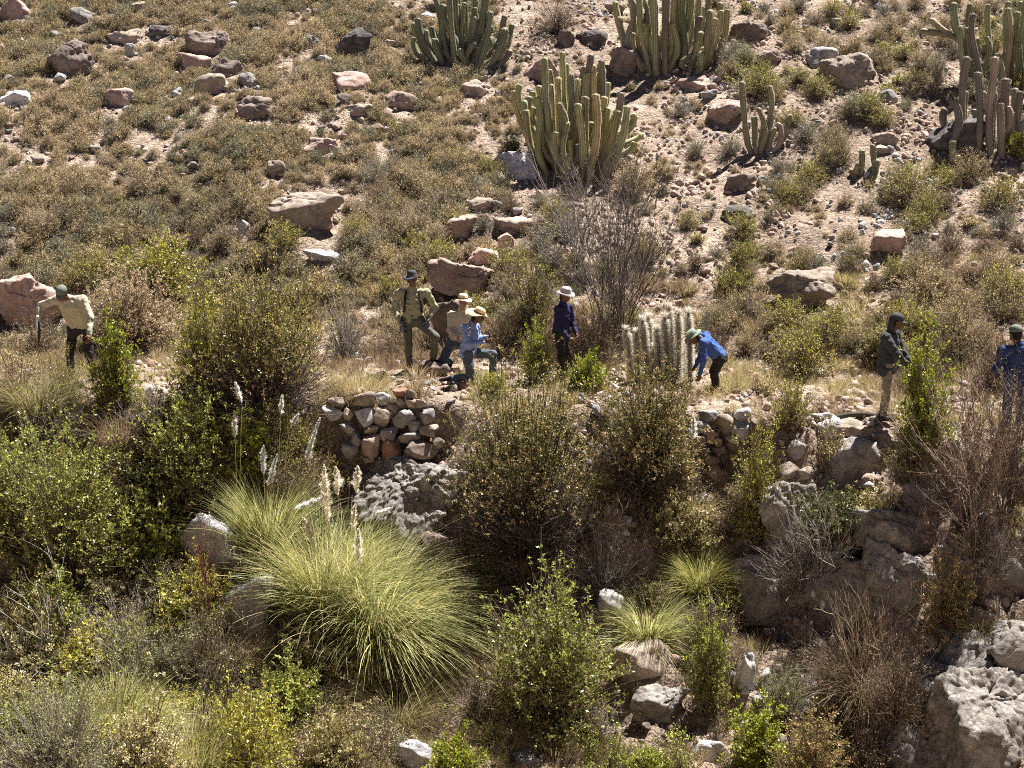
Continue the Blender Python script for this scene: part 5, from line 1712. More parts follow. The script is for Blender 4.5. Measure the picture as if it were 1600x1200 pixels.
grass(1095, 935, 1900, 0.85, 0.008, P_YEL, "bright yellow grass tussock on the right bank", 54, spread=1.2, r0=0.2, droop=1.0)
grass(1012, 1010, 1900, 0.95, 0.0085, P_PAMPAS, "pale green grass tussock above the rounded pinkish tan boulder", 55, spread=1.3, r0=0.2, droop=1.1)
grass(1085, 815, 900, 0.6, 0.006, P_DRYG, "golden dry tussock under the right stone wall", 56, spread=1.3, r0=0.2)
grass(500, 1110, 2400, 0.9, 0.006, P_BROWN + P_DRYG, "brownish dry grass below the pampas clump", 57, spread=1.6, r0=0.5, droop=1.3)
grass(620, 1130, 1500, 0.9, 0.006, P_DRYG, "straw grass under the right of the pampas clump", 58, spread=1.6, r0=0.4, droop=1.2)
grass(60, 640, 1800, 0.85, 0.0065, P_DRYG + [(0.36, 0.38, 0.14)], "long dry yellow grass left of the bending man", 59, spread=1.1, r0=0.45)
grass(190, 690, 900, 0.8, 0.006, P_BROWN, "brown grass under the bright green left shrub", 60, spread=1.3, r0=0.4)
grass(560, 610, 1300, 0.5, 0.006, P_DRYG, "low straw grass on the terrace left of the dark-hatted man", 61, spread=1.4, r0=0.5)
grass(270, 1130, 1800, 1.0, 0.007, [(0.28, 0.33, 0.10), (0.4, 0.36, 0.16), (0.34, 0.3, 0.13)], "green and straw grass in the lower left foreground", 62, spread=1.2, r0=0.4)
grass(1350, 1090, 1500, 1.0, 0.006, P_BROWN, "brown dead grass hanging on the lower right bank", 63, spread=1.8, r0=0.4, droop=1.2)
grass(1210, 800, 900, 0.7, 0.005, P_DRYG + P_BROWN, "thin straw grass beside the thin yellow-green plant", 64, spread=1.1, r0=0.3)
grass(350, 1040, 1500, 0.85, 0.006, P_DRYG + P_BROWN, "dry grass tangle left of the green-grey boulder", 65, spread=1.7, r0=0.5)
grass(1530, 1000, 600, 0.4, 0.005, P_DRYG, "small straw tuft beside the dark stone on the corner conglomerate", 66, spread=1.5, r0=0.15)
grass(430, 1180, 1500, 0.8, 0.006, P_BROWN + P_DRYG, "bent brown grass at the bottom edge left of the pampas grass", 67, spread=1.6, r0=0.5)
grass(1590, 1010, 600, 0.5, 0.005, P_DRYG, "straw tuft at the right edge above the corner conglomerate", 68, spread=1.5, r0=0.15)

grass(180, 1150, 1500, 0.9, 0.007, [(0.45, 0.44, 0.14), (0.36, 0.38, 0.12), (0.5, 0.44, 0.2)], "yellow-green grass between the soft corner shrub and seed-headed plant", 70, spread=1.3, r0=0.4)
grass(300, 1190, 1500, 0.8, 0.007, [(0.5, 0.42, 0.2), (0.42, 0.36, 0.15), (0.36, 0.38, 0.12)], "golden grass at the bottom edge left of the yellow-green shrub", 71, spread=1.4, r0=0.4)
grass(30, 980, 1300, 0.8, 0.007, P_DRYG, "straw grass at the left edge of the foreground", 72, spread=1.4, r0=0.4)
grass(1400, 640, 500, 0.4, 0.005, P_DRYG, "short straw grass beside the beige trousers", 73, spread=1.4, r0=0.2)
# plumes: tip px,py ; plume foot px,py ; stalk foot px,py ; radius ; label ; depth offset
P_PL = [(0.92, 0.85, 0.68), (0.86, 0.77, 0.58), (0.93, 0.89, 0.78)]
P_PLW = [(0.86, 0.84, 0.78), (0.78, 0.76, 0.70), (0.92, 0.90, 0.85)]
PLM = [((505, 708), (513, 818), (520, 990), 0.075, P_PL, "tallest thick cream plume in the middle of the pampas clump", 0),
       ((529, 722), (528, 778), (535, 990), 0.06, P_PL, "thick cream plume just right of the tallest one", 0),
       ((559, 722), (557, 772), (548, 990), 0.06, P_PL, "thick cream plume, rightmost of the upright trio", .1),
       ((478, 798), (489, 856), (510, 1000), 0.055, P_PL, "short cream plume low at the left of the tallest one", -.2),
       ((560, 815), (560, 888), (556, 1020), 0.06, P_PL, "cream plume standing low in the blades at the right", -.3),
       ((551, 780), (553, 830), (552, 1000), 0.035, P_PL, "thin cream plume between the trio and the low right plume", -.1),
       ((518, 772), (458, 796), (480, 985), 0.035, P_PLW, "plume leaning flat to the left of the tallest one", 0),
       ((618, 795), (585, 803), (565, 990), 0.035, P_PLW, "small plume bent over to the right of the clump", 0),
       ((367, 590), (378, 632), (372, 870), 0.03, P_PLW, "highest slender white plume at the far left on a long stalk", .1),
       ((366, 637), (367, 685), (374, 870), 0.032, P_PLW, "slender white plume just below the highest one", 0),
       ((410, 688), (412, 742), (420, 870), 0.045, P_PLW, "drooping white plume over the slim pampas tuft", 0),
       ((434, 700), (420, 760), (428, 870), 0.04, P_PLW, "second drooping white plume right of the first over the slim tuft", -.1),
       ((440, 612), (439, 650), (430, 870), 0.02, P_PLW, "thin dry plume in front of the left olive shrub", .1),
       ((468, 645), (452, 668), (436, 870), 0.025, P_PLW, "curved thin plume right of the thin dry one", .1),
       ((503, 640), (478, 720), (448, 880), 0.022, P_PLW, "long thin plume leaning right towards the white wall stone", .1),
       ((1085, 643), (1083, 690), (1076, 830), 0.04, P_PLW, "single white plume on a tall stalk before the right stone wall", -.3)]
M_STALK = cloth_mat("stalk", (0.42, 0.35, 0.2), 0.8)
for i, (tip, ft, root, r, pal, lab, dyo) in enumerate(PLM):
    g = at(root[0], root[1])
    y = g.y + dyo
    gz = float(height((root[0] - 800) / FPX * y / math.cos(0), y))
    a = np.array(on_plane(ft[0], ft[1], y - 0.15))
    b = np.array(on_plane(tip[0], tip[1], y - 0.22))
    rt = np.array([g.x, y, float(height(g.x, y)) - 0.03])
    t = thing("pampas_plume", lab, 'plume', Vector(rt), "pampas plumes")
    P = bez(rt[None], (rt * 0.4 + a * 0.6 + np.array([0, 0, 0.25]))[None] * 1.0, a[None], 8)
    P2 = np.concatenate([P[0], (a + (b - a) * 0.8)[None]])[None] - rt
    sb = Buf()
    tubes(sb, P2, np.linspace(0.006, 0.003, 9)[None], (1, 1, 1), k=5)
    link("stalk", sb.mesh("stalk", M_STALK, True), t)
    L_ = float(np.linalg.norm(b - a))
    o = link("feathery_head", plume_mesh(500 + i, L_ * 0.93, r, pal).mesh("feathery_head", M_PLUME), t, Vector(a - rt))
    o.rotation_euler = Vector(b - a).to_track_quat('Z', 'Y').to_euler()

# ------------------------------------------------------------------ people
OLIVE = cloth_mat("olive_cloth", (0.28, 0.27, 0.15))
OLIVE2 = cloth_mat("olive_cloth_pale", (0.33, 0.315, 0.20))
OLIVEA = cloth_mat("khaki_cloth_pale", (0.42, 0.385, 0.28))
DKTROU = cloth_mat("dark_trousers", (0.035, 0.032, 0.03))
GREYTROU = cloth_mat("grey_green_trousers", (0.11, 0.11, 0.085))
JEANS = cloth_mat("jeans", (0.09, 0.11, 0.14))
BEIGE = cloth_mat("beige_trousers", (0.27, 0.22, 0.165))
BOOT = cloth_mat("boot_leather", (0.03, 0.025, 0.022), 0.6)
BLUESH = cloth_mat("light_blue_cloth", (0.24, 0.32, 0.56))
CREAM = cloth_mat("cream_cloth", (0.50, 0.44, 0.34))
NAVY = cloth_mat("navy_cloth", (0.03, 0.027, 0.075))
ROYAL = cloth_mat("royal_blue_cloth", (0.055, 0.11, 0.30))
CHAR = cloth_mat("charcoal_cloth", (0.055, 0.058, 0.062))
DBLUE = cloth_mat("dark_blue_cloth", (0.028, 0.045, 0.12))
HATDK = cloth_mat("hat_dark", (0.055, 0.058, 0.068))
HATGR = cloth_mat("hat_pale_grey", (0.50, 0.43, 0.42))
HATGN = cloth_mat("hat_green", (0.20, 0.25, 0.19))
STRAW = cloth_mat("straw", (0.60, 0.45, 0.25), 0.8, 0.1, 0.6)
STRAW2 = cloth_mat("straw_pale", (0.72, 0.62, 0.40), 0.8, 0.1, 0.6)
BAND = cloth_mat("hat_band", (0.16, 0.10, 0.06))
CAPG = cloth_mat("cap_grey_green", (0.15, 0.165, 0.14))
CAPD = cloth_mat("cap_dark", (0.055, 0.06, 0.065))
WGLOVE = cloth_mat("glove_white", (0.68, 0.70, 0.76))
DGLOVE = cloth_mat("glove_blue_grey", (0.10, 0.11, 0.17))
STEEL = cloth_mat("dark_steel", (0.03, 0.03, 0.032), 0.4)
WOOD = cloth_mat("tool_wood", (0.40, 0.27, 0.15))
BAG = cloth_mat("dark_bag", (0.03, 0.028, 0.03))


def foot(px, py, y=None):
    return at(px, py)


WK = "workers along the terrace"
# A: bending man, left
b = foot(126, 596)
JA = dict(pelvis=(0.03, 0.08, 0.84), neck=(-0.02, -0.36, 1.34), head=(-0.06, -0.52, 1.44), shL=(-0.22, -0.30, 1.32), elL=(-0.46, -0.26, 1.22), wrL=(-0.48, -0.40, 1.02),
          shR=(0.19, -0.30, 1.32), elR=(0.32, -0.42, 1.06), wrR=(0.34, -0.58, 0.82), hipL=(-0.08, 0.05, 0.80), hipR=(0.14, 0.05, 0.80), knL=(-0.14, -0.04, 0.42), knR=(0.16, -0.02, 0.42),
          anL=(-0.14, 0.02, 0.08), anR=(0.20, 0.06, 0.08), toeL=(-0.1, -1, 0), toeR=(0.15, -1, 0), face=(-0.12, -0.72, -0.66), headup=(0.05, -0.60, 0.80), hdL=(0.02, -0.1, -1))
tA, A_ = person("man in an olive shirt and grey-green cap bending forward at the far left", b, JA, OLIVEA, DKTROU, BOOT, ('cap', CAPG), gloves=(WGLOVE, None), group=WK, seed=1, bulk=1.1, scale=1.12)
hA = np.array(b) + A_['wrL'] + np.array([0.03, -0.05, -0.08])
tl = thing("pruning_saw", "dark hand saw held in the white glove of the bending man", 'hand tool', Vector(hA))
sb = Buf()
tubes(sb, np.array([[[0, 0, 0.06], [0, -0.01, 0], [0.01, -0.03, -0.07]]]), np.array([[0.014, 0.017, 0.015]]), (1, 1, 1), k=8)
link("handle", sb.mesh("handle", STEEL, True), tl)
sb = Buf()
P = np.array([[[0.01, -0.03, -0.07], [0.005, -0.05, -0.2], [-0.01, -0.06, -0.34]]])
ribbons(sb, P, np.array([[0.04, 0.034, 0.012]]), np.array([[0, 1.0, 0]]), (1, 1, 1))
ribbons(sb, P + np.array([0, 0.004, 0]), np.array([[0.04, 0.034, 0.012]]), np.array([[0, 1.0, 0]]), (1, 1, 1))
link("blade", sb.mesh("blade", STEEL), tl)

# B: man in the dark wide hat
b = foot(641, 580)
JB = dict(pelvis=(0.06, 0.02, 0.90), neck=(0.06, -0.02, 1.43), head=(0.055, -0.04, 1.60), shL=(-0.17, 0.0, 1.37), elL=(-0.27, 0.05, 1.06), wrL=(-0.13, -0.12, 0.82),
          shR=(0.30, 0.0, 1.37), elR=(0.44, 0.06, 1.10), wrR=(0.31, -0.10, 0.90), hipL=(-0.05, 0.02, 0.86), hipR=(0.16, 0.0, 0.86), knL=(-0.02, -0.05, 0.46), knR=(0.45, -0.16, 0.62),
          anL=(-0.01, 0.05, 0.08), anR=(0.40, -0.02, 0.22), toeL=(0.1, -1, -0.05), toeR=(0.8, -0.6, 0), face=(0.25, -0.95, -0.15), hdL=(0.05, -0.15, -1), hdR=(-0.05, -0.3, -0.9))
tB, A_ = person("man standing in a dark wide-brimmed hat, khaki field shirt and dark gloves", b, JB, OLIVE2, GREYTROU, BOOT, ('brim', HATDK, 0.105, 0.19, 1.0, BAND), gloves=(DGLOVE, DGLOVE), group=WK, scale=1.05, seed=2)
# backpack straps on the chest
for sx_ in (-0.11, 0.12):
    V, F = sdf_mesh([cap((0.06 + sx_, -0.07, 1.39), (0.06 + sx_ * 1.15, -0.165, 1.24), 0.02), cap((0.06 + sx_ * 1.15, -0.165, 1.24), (0.06 + sx_ * 1.3, -0.12, 1.05), 0.02)], 0.01, 0.01)
    link("strap", Buf().add(V * 1.05, F).mesh("strap", BAG, True), tB)
for sx_ in (-0.10, 0.10):
    V, F = sdf_mesh([cap((0.06 + sx_ - 0.035, -0.135, 1.25), (0.06 + sx_ + 0.035, -0.135, 1.25), 0.02), cap((0.06 + sx_ - 0.03, -0.145, 1.17), (0.06 + sx_ + 0.03, -0.145, 1.17), 0.02)], 0.01, 0.03)
    link("pocket", Buf().add(V * 1.05, F).mesh("pocket", OLIVE2, True), tB)
hB = np.array(b) + A_['wrL'] + np.array([0.02, -0.04, -0.08])
bar_obj("wooden_stick", hB + [0, 0, 0.05], hB + [0.06, -0.1, -0.32], 0.012, 0.009, WOOD, "short wooden tool handle in the lowered glove of the dark-hatted man", 'hand tool')
# the rock under his raised foot
boulder(679, 583, 50, 22, 'brown', "flat brown stone under the raised boot of the dark-hatted man", 901, bury=0.25, rz=0, yoff=-0.15)

# D: straw-hatted person behind
b = foot(712, 584)
b = Vector((b.x, b.y + 0.5, float(height(b.x, b.y + 0.5))))
JD = dict(pelvis=(0.02, 0.10, 0.48), neck=(0.10, 0.0, 1.06), head=(0.13, -0.07, 1.23), shL=(-0.10, 0.02, 0.98), elL=(-0.12, -0.05, 0.70), wrL=(0.02, -0.24, 0.60),
          shR=(0.30, 0.02, 0.98), elR=(0.38, -0.08, 0.74), wrR=(0.30, -0.30, 0.66), hipL=(-0.09, 0.10, 0.44), hipR=(0.12, 0.10, 0.44), knL=(-0.27, -0.18, 0.13), knR=(0.22, -0.25, 0.48),
          anL=(-0.12, 0.20, 0.08), anR=(0.22, -0.15, 0.08), toeL=(0.2, 1, -0.2), toeR=(0.1, -1, 0), soleL=(0, 0.9, 0.1), face=(0.05, -0.98, -0.2))
person("kneeling person in a pale straw hat and cream shirt, behind the blue shirt", b, JD, CREAM, JEANS, BOOT, ('brim', STRAW2, 0.10, 0.175, 0.8, BAND), skin=M_SKINF, group=WK, seed=4, bulk=0.95)
bgp = np.array(b) + np.array([-0.06, 0.12, 0.52])
V, F = sdf_mesh([cap((0, 0.06, 0.0), (0.02, 0.08, 0.34), 0.10, 0.09), cap((0.1, 0.06, 0.0), (0.12, 0.08, 0.34), 0.10, 0.09), cap((-0.06, 0.0, 0.02), (-0.05, 0.02, 0.16), 0.045)], 0.013, 0.03, 0.005)
tag(link("backpack", Buf().add(V, F).mesh("backpack", BAG, True), None, Vector(bgp)), "black backpack on the person in the cream shirt", 'backpack')

# C: light-blue shirt, straw hat, kneeling
b = foot(738, 598)
JC = dict(pelvis=(-0.07, 0.0, 0.53), neck=(0.0, -0.03, 1.02), head=(0.11, -0.08, 1.18), shL=(-0.13, -0.20, 0.98), elL=(-0.06, -0.32, 0.72), wrL=(0.22, -0.28, 0.76),
          shR=(0.06, 0.16, 0.98), elR=(0.10, 0.20, 0.74), wrR=(0.28, -0.02, 0.80), hipL=(-0.08, -0.09, 0.50), hipR=(-0.05, 0.10, 0.50), knL=(-0.02, -0.16, 0.12), knR=(0.36, 0.12, 0.48),
          anL=(-0.34, -0.06, 0.08), anR=(0.36, 0.14, 0.08), toeL=(-0.9, 0, -0.2), toeR=(1, -0.1, 0), soleL=(-0.7, 0, 0.1), face=(0.85, -0.30, -0.42), headup=(0.35, -0.1, 0.9))
person("kneeling person in a light blue shirt, jeans and wide straw hat facing right", b, JC, BLUESH, JEANS, BOOT, ('brim', STRAW, 0.10, 0.225, 1.3, BAND), group=WK, seed=5, short_hair=False, bulk=0.98)

# E: navy long-sleeved person
b = foot(884, 592)
JE = dict(pelvis=(-0.09, 0.02, 0.84), neck=(-0.06, -0.02, 1.33), head=(-0.015, -0.05, 1.50), shL=(-0.16, -0.17, 1.26), elL=(-0.15, -0.24, 0.96), wrL=(0.04, -0.32, 0.78),
          shR=(0.05, 0.14, 1.26), elR=(0.12, 0.12, 0.98), wrR=(0.18, -0.10, 0.82), hipL=(-0.12, -0.07, 0.80), hipR=(-0.05, 0.11, 0.80), knL=(-0.08, -0.10, 0.42), knR=(0.02, 0.08, 0.42),
          anL=(-0.10, -0.04, 0.08), anR=(-0.02, 0.16, 0.08), toeL=(0.8, -0.6, 0), toeR=(0.8, -0.6, 0), face=(0.62, -0.66, -0.42), headup=(0.15, -0.15, 0.97))
person("person in a navy long-sleeved top and pale grey bucket hat, head bowed", b, JE, NAVY, DKTROU, BOOT, ('brim', HATGR, 0.095, 0.165, 0.6, HATGR), group=WK, seed=6, bulk=0.98, short_hair=False)

# F: stooping person in royal blue
b = foot(1112, 613)
JF = dict(pelvis=(0.14, 0.05, 0.62), neck=(-0.22, -0.10, 1.0), head=(-0.36, -0.16, 1.00), shL=(-0.20, -0.24, 0.92), elL=(-0.20, -0.32, 0.63), wrL=(-0.26, -0.34, 0.38),
          shR=(-0.10, 0.14, 0.98), elR=(-0.16, 0.16, 0.68), wrR=(-0.30, 0.05, 0.44), hipL=(0.12, -0.05, 0.58), hipR=(0.14, 0.14, 0.58), knL=(0.02, -0.10, 0.34), knR=(0.04, 0.14, 0.34),
          anL=(0.06, -0.03, 0.08), anR=(0.12, 0.18, 0.08), toeL=(-0.9, -0.4, 0), toeR=(-0.9, -0.2, 0), face=(-0.62, -0.25, -0.75), headup=(-0.62, -0.1, 0.75))
person("stooping person in a royal blue jacket and faded green hat beside the white-haired cactus", b, JF, ROYAL, DKTROU, BOOT, ('brim', HATGN, 0.09, 0.17, 1.0, HATGN, HATGN), group=WK, seed=7, hem=0.05, bulk=1.0)
q0 = on_plane(1078, 520, b.y - 0.45)
q1 = on_plane(1056, 536, b.y - 0.45)
bar_obj("tool_handle", q0, q1, 0.011, 0.008, WOOD, "pale thin stick poking out in front of the green hat", 'stick')

# G: charcoal jacket and cap
b = foot(1378, 657)
JG = dict(pelvis=(0.05, 0.02, 0.92), neck=(0.08, 0.0, 1.40), head=(0.155, -0.03, 1.575), shL=(-0.05, -0.20, 1.35), elL=(0.12, -0.32, 1.08), wrL=(0.30, -0.30, 0.92),
          shR=(0.18, 0.18, 1.36), elR=(0.30, 0.20, 1.10), wrR=(0.38, 0.0, 0.96), hipL=(0.03, -0.08, 0.88), hipR=(0.05, 0.11, 0.88), knL=(0.03, -0.10, 0.47), knR=(0.08, 0.12, 0.47),
          anL=(0.0, -0.08, 0.08), anR=(0.04, 0.14, 0.08), toeL=(0.95, -0.3, 0), toeR=(0.95, -0.1, 0), face=(0.96, -0.12, -0.22), headup=(0.2, 0, 0.98))
person("person in a charcoal jacket, dark cap with neck flap and beige trousers", b, JG, CHAR, BEIGE, BOOT, ('capflap', CAPD, CAPD, CAPD), group=WK, seed=8, hem=0.19, bulk=1.14, scale=1.0, legbulk=0.9)

# H: person in blue seen from behind, right edge
b = foot(1580, 690)
JH = dict(pelvis=(0.04, 0.02, 0.94), neck=(0.02, 0.0, 1.45), head=(-0.03, 0.04, 1.63), shL=(0.25, -0.02, 1.39), elL=(0.36, 0.03, 1.12), wrL=(0.34, 0.18, 0.92),
          shR=(-0.22, -0.02, 1.39), elR=(-0.28, 0.02, 1.10), wrR=(-0.20, 0.22, 0.96), hipL=(0.14, 0.02, 0.90), hipR=(-0.07, 0.02, 0.90), knL=(0.14, 0.04, 0.48), knR=(-0.08, 0.04, 0.48),
          anL=(0.13, -0.02, 0.08), anR=(-0.10, -0.04, 0.08), toeL=(0.1, 1, 0), toeR=(-0.2, 1, 0), face=(-0.35, 0.93, -0.1))
person("person in a dark blue shirt and jeans seen from behind at the right edge", b, JH, DBLUE, cloth_mat("blue_jeans", (0.06, 0.085, 0.16)), BOOT, ('cap', CAPG), group=WK, seed=9, bulk=1.1)

# thin dark bar: the shadow line under the ledge put in as geometry
pl = at(1330, 662)
lb = Buf()
x_ = np.linspace(-0.95, 0.85, 9)
P = np.stack([x_, 0.04 * np.sin(x_ * 4), 0.03 + 0.035 * np.cos(x_ * 5) + 0.05 * (x_ + 1)], 1)[None]
tubes(lb, P, np.array([[0.012, 0.03, 0.026, 0.042, 0.036, 0.05, 0.043, 0.048, 0.02]]), (0.07, 0.058, 0.05), k=9)
tag(link("ledge_shadow_bar", lb.mesh("ledge_shadow_bar", M_BARK, True), None, pl), "dark bar standing in for the shadow under the pale stone ledge", 'shadow bar')

# ------------------------------------------------------------------ slope shrubs, one by one, by zone
rng = np.random.default_rng(31)


def scatter_pts(n, region, mind, rng, tries=60):
    out = []
    c = 0
    while len(out) < n and c < n * tries:
        c += 1
        px, py = region(rng)
        if any((px - a) ** 2 + ((py - b_) * 1.7) ** 2 < mind ** 2 for a, b_ in out):
            continue
        out.append((px, py))
    return out


def clear(x, y, keep):
    ok = np.ones(x.shape, bool)
    if keep > 0:
        for bx, by, rx, ry in BOULD:
            ok &= ~((np.abs(x - bx) < rx * 1.0) & (y - by < ry) & (y - by > -ry - 0.38 * keep))
    return ok


ZONES = [
    ("low shrub dotting the bare stony slope at the upper right", 95, lambda r: (r.uniform(1080, 1600), r.uniform(8, 150)), 26, (22, 52), ['green', 'khaki', 'straw', 'greygreen', 'khaki'], "shrubs on the upper right slope"),
    ("low scrubby bush on the bare pinkish slope below the cacti at right", 68, lambda r: (r.uniform(1060, 1600), r.uniform(150, 470)), 34, (26, 62), ['green', 'khaki', 'straw', 'greygreen', 'browndead', 'khakigreen'], "shrubs on the lower right slope"),
    ("scrubby bush on the terrace slope between the workers at right", 28, lambda r: (r.uniform(1130, 1600), r.uniform(470, 620)), 34, (40, 80), ['green', 'straw', 'khakigreen', 'browndead', 'olive'], "scrub behind the right workers"),
    ("dusty scrub bush on the slope between the central cactus and boulders", 40, lambda r: (r.uniform(560, 900), r.uniform(255, 400)), 34, (36, 72), ['khakigreen', 'khaki', 'greygreen', 'browndead', 'green'], "scrub below the central cactus"),
    ("dark twiggy bush in the shaded gully of the left slope", 42, lambda r: (r.uniform(0, 420), r.uniform(300, 420)), 40, (34, 62), ['khaki', 'khakigreen', 'browndead', 'khakigreen', 'straw', 'greygreen'], "bushes in the left gully"),
    ("rank undergrowth bush on the lower left bank", 34, lambda r: (r.uniform(0, 560), r.uniform(930, 1190)), 70, (90, 160), ['olive', 'sage', 'leafyyellow', 'cream', 'straw', 'leafy', 'leafyyellow'], "undergrowth of the lower left"),
    ("dry brushy plant clinging to the right bank", 22, lambda r: (r.uniform(960, 1600), r.uniform(800, 1190)), 60, (50, 95), ['browndead', 'greydead', 'olive', 'khakigreen', 'browndead'], "brush on the right bank"),
    ("dry scrub along the back of the terrace", 30, lambda r: (r.uniform(560, 1180), r.uniform(400, 560)), 34, (36, 70), ['browndead', 'khakigreen', 'greydead', 'green'], "scrub behind the terrace"),
    ("leafy undergrowth between the big left shrubs", 16, lambda r: (r.uniform(150, 480), r.uniform(660, 900)), 60, (70, 120), ['olive', 'darkleafy', 'browndead', 'straw'], "undergrowth between the left shrubs"),
]
PEOPLE_PX = [(118, 595), (660, 580), (735, 600), (885, 590), (1110, 618), (1385, 655), (1580, 685)]
LM = [(720, 60, "the leftmost top-edge cactus"), (1050, 60, "the wide cactus at the top edge"), (900, 190, "the central cactus"), (1190, 190, "the small two-stemmed cactus"), (1560, 70, "the curling-armed corner cactus"), (1550, 190, "the grey weathered cactus"),
      (1492, 245, "the single short cactus"), (1352, 260, "the low green cactus"), (1325, 110, "the biggest right-slope boulder"), (1155, 340, "the near-black boulder"), (1255, 455, "the large rounded tan boulder"), (1390, 385, "the pinkish pointed boulder"),
      (108, 95, "the large angular grey-brown boulder"), (320, 70, "the dark domed boulder"), (396, 170, "the pointed brown boulder"), (549, 70, "the rounded black boulder"), (478, 335, "the large sloping tan boulder"), (40, 470, "the left pink boulder"),
      (813, 262, "the bluish white boulder"), (720, 360, "the smooth pink angular boulder"), (720, 435, "the pink triangular boulder"), (627, 158, "the cracked pink rock"), (430, 265, "the lone rounded tan boulder"), (958, 400, "the tall bare shrub"),
      (1045, 540, "the white-haired cactus"), (1385, 560, "the charcoal-jacketed person"), (1575, 590, "the person in dark blue"), (1100, 560, "the stooping person"), (120, 520, "the bending man"), (645, 500, "the dark-hatted man"), (885, 520, "the navy-topped person"),
      (600, 660, "the left stone wall"), (1120, 690, "the right stone wall"), (1340, 720, "the cracked grey boulder"), (1540, 1100, "the corner conglomerate"), (1003, 1050, "the pinkish tan bank boulder"), (1095, 880, "the yellow tussock"), (550, 950, "the pampas grass"),
      (335, 850, "the white and pink boulder"), (860, 1010, "the central foreground bush"), (200, 470, "the tan flower-head bush"), (430, 540, "the big left olive shrub"), (110, 780, "the left leafy shrub"), (815, 720, "the biggest central shrub"), (1200, 1150, "the lime green bank plant"), (95, 1140, "the soft corner shrub"), (390, 1160, "the yellow-green bottom shrub"), (1480, 930, "the orange-leaved shrub"), (300, 690, "the mid green shrub above the plumes")]
CW = {'green': 'olive green', 'khaki': 'khaki', 'straw': 'straw coloured', 'greygreen': 'grey-green', 'browndead': 'dry brown', 'khakigreen': 'mottled khaki-green', 'olive': 'pale-headed olive', 'sage': 'soft sage', 'leafyyellow': 'yellow-green leafy', 'leafy': 'green leafy', 'darkleafy': 'dark leafy', 'cream': 'cream-headed', 'greydead': 'grey twiggy'}


_used = set()


def where(px, py, head):
    for rank in range(7):
        a, b_, n_ = sorted(LM, key=lambda q: (q[0] - px) ** 2 + (q[1] - py) ** 2)[rank]
        dx, dy = px - a, py - b_
        side = "right of" if dx > 0 else "left of"
        vert = "below" if dy > 0 else "above"
        if abs(dx) > 2.2 * abs(dy):
            r = "just " + side if abs(dx) < 60 else "well " + side
        elif abs(dy) > 2.2 * abs(dx):
            r = "just " + vert if abs(dy) < 60 else "well " + vert
        else:
            r = vert + " and " + side
        lab = head + " " + r + " " + n_
        if lab not in _used and len(lab.split()) <= 16:
            break
    _used.add(lab)
    return lab


for lab, n, reg, md, (s0, s1), kinds, grp in ZONES:
    for (px, py) in scatter_pts(n, reg, md, rng):
        if any(abs(px - a) < 42 and -45 < py - c < 75 for a, c in PEOPLE_PX):
            continue
        g_ = at(px, py)
        if not clear(np.array([g_.x]), np.array([g_.y]), 1.2)[0]:
            continue
        s = rng.uniform(s0, s1)
        kd = kinds[rng.integers(len(kinds))]
        u = (s - s0) / (s1 - s0)
        lab = ("small " if u < 0.4 else "wide " if u > 0.7 else "") + CW[kd] + " bush"
        lab = where(px, py, lab)
        shrub(px, py, s * 1.15, s * rng.uniform(0.55, 0.85), kd, lab, grp, "slope_shrub")

# ------------------------------------------------------------------ small stones one by one
_small = []
for i, c in enumerate(['tan', 'pink', 'grey', 'white', 'brown', 'tan', 'brown', 'pink']):
    _small.append(rock_mesh(700 + i, (1.0, 0.8, 0.62), ROCK[c], 3, 10, 0.9, 20))
for lab, n, reg, (s0, s1), grp in [
    ("small loose stone on the bare slope of the right hillside", 110, lambda r: (r.uniform(1020, 1600), r.uniform(10, 470)), (9, 22), "loose stones of the right slope"),
    ("small loose stone among scrub of the left hillside", 100, lambda r: (r.uniform(0, 700), r.uniform(5, 300)), (10, 28), "loose stones of the left slope"),
    ("loose stone below the pink boulder on the middle slope", 40, lambda r: (r.uniform(560, 900), r.uniform(300, 440)), (10, 26), "loose stones of the middle slope"),
    ("loose stone on the eroded lower right bank", 80, lambda r: (r.uniform(940, 1600), r.uniform(740, 1195)), (14, 44), "loose stones of the right bank"),
]:
    for j in range(n):
        px, py = reg(rng)
        p = at(px, py)
        s = (s0 + (s1 - s0) * rng.uniform() ** 2.2) / ppm(p)
        ks = rng.integers(8)
        o = link("loose_stone", _small[ks], None, (p.x, p.y, p.z + s * 0.18), (rng.uniform(-.3, .3), rng.uniform(-.3, .3), rng.uniform(0, 6.28)), s)
        lab = ("large " if s * ppm(p) > s0 + 0.4 * (s1 - s0) else "small ") + ['tan', 'pinkish', 'grey', 'whitish', 'brown', 'tan', 'brown', 'pinkish'][ks] + " loose stone"
        lab = where(px, py, lab)
        tag(o, lab, 'stone', grp)
for j in range(26):
    px, py = rng.uniform(560, 700), rng.uniform(592, 618)
    p = at(px, py)
    s = rng.uniform(6, 16) / ppm(p)
    ks = int(rng.integers(8))
    LM.append((600, 600, "the terrace lip over the left wall"))
    lab = where(px, py, ["tan", "pinkish", "grey", "whitish", "brown", "buff", "ashy", "rosy"][ks] + " little stone")
    LM.pop()
    tag(link("loose_stone", _small[ks], None, (p.x, p.y, p.z + s * 0.18), (0, 0, rng.uniform(0, 6)), s), lab, 'stone', "stones on the terrace")


